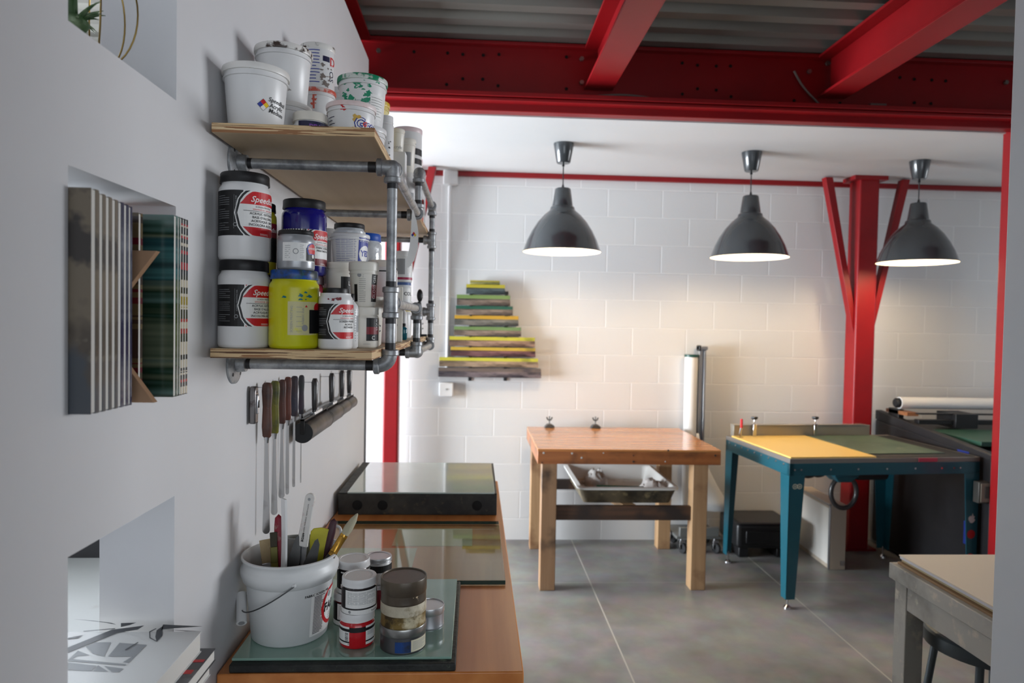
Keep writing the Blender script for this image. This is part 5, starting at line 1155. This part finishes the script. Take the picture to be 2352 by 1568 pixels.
# ============================================================ paper roll stand between the tables
t = thing('paper_roll', 'tall upright roll of white paper standing behind the wooden worktable', 'paper roll', (2.085, 4.93, .2))
MB().lathe([(0, 0), (.047, 0), (.047, 1.175), (0, 1.175)], 32).build('paper', M('roll_paper_white', (222, 222, 220), .55), t)
MB().lathe([(0, 1.175), (.052, 1.175), (.052, 1.192), (0, 1.192)], 32).build('end_cap', M('green_cap', (20, 66, 56), .4), t)
mb = MB(); vs = []; n = 14
for i in range(n+1):
    s_ = i/n
    for zz in range(9):
        q_ = zz/8; w_ = s_*(.02+.26*q_**1.6); vs.append((.035+w_, -.045-.06*sin(s_*2.6)*q_, .62-.56*q_))
mb.add(vs, [(i*9+k, i*9+k+1, (i+1)*9+k+1, (i+1)*9+k) for i in range(n) for k in range(8)])
o = mb.build('loose_sheet', M('roll_paper_white'), t, sharp=180); m_ = o.modifiers.new('s', 'SOLIDIFY'); m_.thickness = .0012
t = thing('roll_dolly', 'low wheeled metal stand with a tall aluminium post holding the paper roll', 'stand', (2.08, 4.80, 0))
MB().box(-.15, .17, -.12, .17, .105, .125).box(-.13, .15, -.13, -.10, .125, .19).build('platform', M('dolly_grey', (120, 122, 120), .4, .4), t, bevel=.003)
MB().box(.055, .075, .10, .17, .125, 1.45).box(.09, .105, .10, .17, .125, 1.45).box(.06, .10, .13, .14, .125, 1.45).box(.048, .112, .09, .175, 1.43, 1.455).build('post', ALU, t, bevel=.002)
MB().box(.048, .062, .09, .15, 1.42, 1.462).build('post_cap', B_PLAS, t, bevel=.002)
for (x, y) in ((-.11, -.10), (.13, -.10), (-.11, .13), (.13, .13)):
    MB().lathe([(0, -.011), (.034, -.011), (.038, -.006), (.038, .006), (.034, .011), (0, .011)], 24, 0, Matrix.Translation((x+.012, y, .038)) @ Matrix.Rotation(.5, 4, 'Z') @ Matrix.Rotation(pi/2, 4, 'Y')).build('caster_wheel', B_PLAS, t)
    MB().box(x-.012, x+.028, y-.006, y+.006, .06, .09).box(x-.014, x-.008, y-.012, y+.012, .03, .09).tube([(x, y, .085), (x, y, .106)], .009, 12).build('caster_fork', CHROME, t, bevel=.002)

# ============================================================ teal screen-printing table
TEAL = M('teal_enamel', (18, 80, 94), .35, coat=.3)
tt = thing('printing_table', 'teal metal screen-printing table with half yellow board, half green mat on top', 'table', (2.28, 3.74, 0), (0, 0, radians(5)))
W_, D_ = 1.20, .80
MB().box(0, W_, 0, D_, .835, .862).build('table_top', M('aluminium_edge', (128, 124, 120), .45, .4), tt, bevel=.002)
MB().box(0, W_, 0, .03, .765, .835).box(0, .03, 0, D_, .765, .835).box(W_-.03, W_, 0, D_, .765, .835).box(0, W_, D_-.03, D_, .765, .835).build('rail', TEAL, tt, bevel=.002)
mb = MB()
for i in range(9):
    y = .06+i*.085; mb.lathe([(0, .004), (.006, .004), (.007, 0)], 8, 0, Matrix.Translation((-.0005, y, .822)) @ Matrix.Rotation(-pi/2, 4, 'Y'))
for x in (.03, .07, .25, .42, .60, .78, .95, 1.03, 1.07): mb.lathe([(0, .004), (.006, .004), (.007, 0)], 8, 0, Matrix.Translation((x, -.0005, .80)) @ Matrix.Rotation(pi/2, 4, 'X'))
mb.build('rail_bolts', CHROME, tt)
for i, (x, y, sx, sy) in enumerate(((0, 0, 1, 1), (W_, 0, -1, 1), (0, D_, 1, -1), (W_, D_, -1, -1))):
    mb = MB(); a, b = .095, .055
    c = [(x, y), (x+sx*a, y), (x, y+sy*a)]; vs = []
    # L-section tapered leg: front plate and side plate
    for (dx, dy, q) in ((a, 0, 0), (0, a, 1)):
        if q == 0: P4 = [(x, y, .765), (x+sx*a, y, .765), (x+sx*b, y, .06), (x, y, .06)]; off = Vector((0, sy*.004, 0))
        else: P4 = [(x, y, .765), (x, y+sy*a, .765), (x, y+sy*b, .06), (x, y, .06)]; off = Vector((sx*.004, 0, 0))
        v8 = [Vector(p) for p in P4]+[Vector(p)+off for p in P4]
        mb.add(v8, [(0,1,2,3),(7,6,5,4),(0,4,5,1),(1,5,6,2),(2,6,7,3),(3,7,4,0)])
    lg = mb.build('leg', TEAL, tt, smooth=False)
    MB().tube([(x+sx*.025, y+sy*.025, .02), (x+sx*.025, y+sy*.025, .08)], .006, 10).lathe([(0, 0), (.022, 0), (.02, .01), (.008, .022), (0, .022)], 20, 0, Matrix.Translation((x+sx*.025, y+sy*.025, 0))).build('levelling_foot', CHROME, lg)
    if i == 0:
        L_ = Lab(None, lambda u, v, o: Vector((u, -o, v))); L_.rect(.018, .085, .655, .685, TEAL, 0); L_.text("IMD", .026, .05, .705, M('badge_cream', (206, 208, 190), .4), 1, 0, 0, .0012)
        for cu in (.036, .064): L_.disc(cu, .705, .015, M('badge_cream'), 0); L_.disc(cu, .705, .011, TEAL, 1); L_.disc(cu, .705, .004, M('badge_cream'), 2)
        L_.mb.f = L_.mb.f; L_.build('badge', lg)
# board and mat on the table
def rel(o, x, y, z): c_, s_ = cos(radians(5)), sin(radians(5)); o.location = (2.28+x*c_-y*s_, 3.74+x*s_+y*c_, z); o.rotation_euler = (0, 0, radians(5)); return o
o = rel(MB().box(0, .53, 0, .73, 0, .008).build('yellow_board', M('yellow_board_face', (232, 196, 112), .4), bevel=.001), .012, .012, .862); tag(o, 'flat pale yellow board covering the left half of the teal table', 'board')
GM = M('green_mat_faded', (76, 94, 76), .5, var=[((56, 76, 64), 3, .5, .12), ((104, 110, 92), 6, .64, .06)])
o = rel(MB().box(0, .50, 0, .64, 0, .005).build('cutting_mat', GM, bevel=.001), .55, .095, .8652); tag(o, 'worn green cutting mat on the right half of the teal table', 'mat')
o = rel(MB().box(0, .63, 0, .735, 0, .003).build('black_mat', M('black_rubber_mat', (16, 16, 18), .6), bevel=.001), .545, .008, .862); tag(o, 'black rubber sheet under the green mat on the teal table', 'mat')
fb = rel(thing('back_rail', 'pale grey metal hinge bar along the back edge of the teal table', 'bar'), .03, D_-.05, .8625)
MB().box(0, 1.0, 0, .045, 0, .075).box(-.002, .964, -.004, .05, .075, .080).build('bar', M('grey_enamel_bar', (146, 142, 132), .25, .3, coat=.4), fb, bevel=.002)
for (x, lab, col) in ((.16, 'left', 0), (.60, 'right', 0)):
    t = rel(thing('hinge_clamp', '%s black-knobbed chrome hinge clamp on the grey bar of the teal table' % lab, 'clamp', group='hinge clamps on the teal table'), x, D_-.08, .8625)
    MB().box(-.012, .012, -.012, .012, 0, .09).tube([(0, 0, .085), (0, 0, .125)], .004, 8).build('clamp_body', CHROME, t, bevel=.002)
    MB().lathe([(0, .12), (.014, .12), (.026, .130), (.024, .138), (0, .142)], 12, rib=.004, ribz=(.125, .139)).build('knob', B_PLAS, t)
t = rel(thing('toggle_clamp', 'red-handled toggle clamp at the back left corner of the teal table', 'clamp'), .045, D_-.12, .862)
MB().box(-.02, .02, -.015, .02, 0, .008).tube([(0, 0, .005), (-.004, 0, .04), (.004, 0, .075)], .007, 10).build('clamp_body', CHROME, t, bevel=.001)
MB().tube([(.004, 0, .07), (.004, 0, .095), (.004, 0, .13)], .0085, 12).build('handle', M('red_grip', (190, 20, 26), .4), t)
p_ = rel(MB().box(0, .12, 0, .003, 0, .022).build('pink_tape', M('pink_tape_', (176, 60, 82), .5)), .80, -.0035, .838); tag(p_, 'strip of pink tape on the front edge of the teal table', 'tape')
# outlet box and stickers on the right front leg
oc = rel(thing('outlet_box', 'grey electrical outlet box fixed on the right front leg of the teal table', 'outlet box'), W_-.005, -.05, .60)
MB().box(-.04, .055, 0, .045, 0, .125).build('box_body', M('outlet_grey', (90, 88, 84), .4, .5), oc, bevel=.004)
MB().box(-.03, .045, -.004, 0, .008, .117).box(-.008, .022, -.007, -.004, .03, .1, 1).build('cover_plate', [M('outlet_cream', (150, 140, 124), .4), M('outlet_face', (84, 78, 72), .5)], oc, bevel=.001)
FT = lambda u, v, o: Vector((u, -o, v))
rd = M('sticker_red', (190, 24, 30), .4); wh = M('sticker_white', (214, 206, 206), .4)
for v in (.405, .265): Lab(None, FT).disc(W_-.042, v, .026, rd, 0).build('sticker', tt)
L_ = Lab(None, FT)
L_.disc(W_-.046, .497, .017, wh, 0); L_.disc(W_-.034, .497, .017, wh, 1); L_.disc(W_-.04, .49, .018, wh, 2); L_.disc(W_-.018, .500, .008, TEAL, 3); L_.poly([(W_-.042, .512), (W_-.036, .530), (W_-.030, .514)], wh, 2)
L_.build('sticker', tt)
# motor and hoses beneath
HOSE = M('dark_hose', (40, 38, 38), .35, coat=.3)
t = rel(thing('vacuum_motor', 'teal bracket with black motor and looped hose under the teal table', 'motor'), .40, .30, .60)
MB().box(.04, .20, -.06, .08, .10, .1645).taper((.12, .01, .06), (.04, .05), (.12, .01, .10), (.08, .07)).build('bracket', TEAL, t, bevel=.004)
MB().lathe([(0, -.10), (.04, -.10), (.045, -.08), (.045, .10), (0, .10)], 24, 0, Matrix.Translation((.31, 0, .11)) @ Matrix.Rotation(pi/2, 4, 'Y')).build('motor_body', B_PLAS, t)
MB().tube([(.14+.085*cos(a), .0, -.01+.10*sin(a)) for a in [pi*.62+i*pi*1.75/24 for i in range(25)]], .014, 12).build('hose', HOSE, t)
for k, xx in enumerate((-.10, -.02)):
    MB().tube([(xx+.05*cos(a), .02*k, .125+.034*sin(a)) for a in [2*pi*i/24 for i in range(24)]], .012, 10, closed=True).build('hose_coil', HOSE, t)

# ============================================================ items under and beyond the teal table
bx_ = thing('light_box', 'white flat box standing on edge under the teal table', 'box', (2.93, 4.62, 0), (0, 0, radians(-2)))
MB().box(-.05, .055, -.25, .25, 0, .435).build('box_body', M('light_box_cream', (176, 164, 148), .5), bx_, bevel=.004)
MB().box(-.0535, -.05, -.225, .225, .03, .405).box(-.058, -.05, -.25, -.236, .0, .435, 1).box(-.058, -.05, -.25, .25, .42, .435, 1).build('face_panel', [M('light_box_face', (214, 212, 206), .4), ALU], bx_, bevel=.001)
MB().box(.02, .05, -.2525, -.25, .03, .06).build('latch', CHROME, bx_)
pj = thing('equipment_case', 'black rounded plastic equipment case on the floor against the block wall', 'case', (2.52, 4.76, 0))
MB().box(-.20, .22, -.19, .17, .07, .25).build('case_body', M('case_black', (26, 26, 27), .35), pj, bevel=.03, bseg=4)
MB().box(-.14, .17, -.20, -.15, .11, .20).box(-.17, -.1, -.15, .12, .0, .08).box(.10, .17, -.15, .12, 0, .08).build('case_trim', B_PLAS, pj, bevel=.008)
# dark machine
DM = M('machine_dark_grey', (32, 31, 33), .5, var=[((24, 23, 26), 4, .5, .2)])
pm = thing('exposure_machine', 'large dark grey machine with green bed and paper roll, right of the column', 'machine', (3.50, 4.4, 0))
vs = [(0, -.62, .02), (1.5, -.62, .02), (1.5, .55, .02), (0, .55, .02), (0, -.62, .86), (1.5, -.62, .86), (1.5, .55, .93), (0, .55, .93)]
MB().add(vs, [(0,3,2,1),(4,5,6,7),(0,1,5,4),(1,2,6,5),(2,3,7,6),(3,0,4,7)]).build('cabinet', DM, pm, bevel=.012)
MB().add([(0, -.62, .84), (.05, -.62, .84), (.05, .55, .93), (0, .55, .93), (0, -.62, .885), (.05, -.62, .885), (.05, .55, 1.0), (0, .55, 1.0)], [(0,3,2,1),(4,5,6,7),(0,1,5,4),(1,2,6,5),(2,3,7,6),(3,0,4,7)]).build('side_rim', DM, pm, bevel=.006)
MB().box(.1, 1.45, -.40, .10, .895, .925).build('green_bed', M('machine_green_bed', (34, 70, 58), .45), pm, bevel=.003)
MB().box(.05, 1.5, .12, .17, .955, .985).box(.05, 1.5, .13, .16, 1.02, 1.03).box(.30, .46, .10, .3, .93, 1.03).box(.02, .06, .3, .42, .94, 1.034).build('roll_support', B_PLAS, pm, bevel=.003)
MB().box(.02, .10, .2, .45, 1.0, 1.025).build('wooden_strip', wood('strip_wood', (120, 76, 46), (150, 100, 66), 'x'), pm)
t = thing('large_paper_roll', 'horizontal white paper roll mounted across the dark machine', 'paper roll', (3.54, 4.73, 1.078))
MB().lathe([(0, 0), (.042, 0), (.042, 1.4), (0, 1.4)], 28, 0, Matrix.Rotation(pi/2, 4, 'Y')).build('paper', M('roll_paper_white'), t)
MB().lathe([(0, -.03), (.028, -.03), (.036, -.02), (.036, 0), (0, 0)], 24, 0, Matrix.Rotation(pi/2, 4, 'Y')).build('end_knob', B_PLAS, t)
for (a, b, w_, h_, lab) in ((2212, 1038, .10, .018, 'strip of blue tape on the side of the dark machine'), (2216, 1222, .022, .14, 'short vertical strip of blue tape behind the right table leg')):
    p = at(a, b, x=3.498); o = MB().box(-.0018, .0, -w_/2, w_/2, -h_/2, h_/2).build('blue_tape', M('blue_tape_', (28, 48, 130), .5)); o.location = (3.4995, p.y, p.z); tag(o, lab, 'tape')

# ============================================================ white table bottom right
LT = M('pale_painted_wood', (160, 158, 150), .5, var=[((120, 118, 112), 4, .56, .1), ((184, 176, 160), 14, .62, .05)])
t = thing('drafting_table', 'pale grey painted table at the lower right, carrying stacked boards', 'table', (2.62, 1.83, 0))
MB().box(-.62, .62, -.53, .53, .71, .765).build('table_top', LT, t, bevel=.003)
MB().box(-.60, .60, -.515, -.49, .62, .71).box(-.60, .60, .49, .515, .62, .71).box(-.60, -.57, -.49, .49, .62, .71).box(.57, .60, -.49, .49, .62, .71).build('apron', LT, t, bevel=.002)
for sx in (-.57, .57):
    for sy in (-.485, .485): MB().box(sx-.033, sx+.033, sy-.033, sy+.033, 0, .71).build('leg', LT, t, bevel=.003)
z = .765
for i, (th, m, x0, lab) in enumerate(((.008, wood('brown_panel', (120, 92, 60), (150, 120, 84), 'y', .6), .02, 'thin brown panel lowest in the stack on the pale table'),
        (.010, M('kraft_board', (176, 164, 130), .6), .035, 'yellowish board second from the bottom of the stack on the pale table'),
        (.010, M('white_foam_board', (196, 196, 200), .5), .028, 'white foam board under the top cream sheet'),
        (.004, M('cream_board', (206, 194, 174), .5), .024, 'wide cream sheet on top of the board stack at the lower right'))):
    o = MB().box(0, 1.14, -.50, .50, 0, th).build('stacked_board', m, bevel=.0006); o.location = (2.0+x0, 1.842-.0*i, z); z += th+.0003
    tag(o, lab, 'board', 'boards stacked on the pale table')
SG = M('stool_grey_metal', (84, 92, 96), .4, .5)
t = thing('metal_stool', 'grey metal stool with round wooden seat tucked under the pale table', 'stool', (2.30, 2.26, 0))
MB().lathe([(.165, .50), (.195, .50), (.197, .505), (.197, .545), (.19, .552), (.165, .552), (.16, .54)][::-1], 48).build('seat_ring', SG, t)
MB().lathe([(0, .535), (.163, .535), (.163, .548), (.10, .545), (0, .54)], 48).build('seat', wood('stool_seat_wood', (70, 42, 26), (120, 72, 40), 'x', .4), t)
for k in range(4):
    a = pi/4+k*pi/2; MB().tube([(.15*cos(a), .15*sin(a), .51), (.215*cos(a), .215*sin(a), 0)], .013, 12).build('leg', SG, t)
MB().tube([(.195*cos(a), .195*sin(a), .18) for a in [2*pi*i/36 for i in range(36)]], .007, 8, closed=True).build('foot_ring', SG, t)
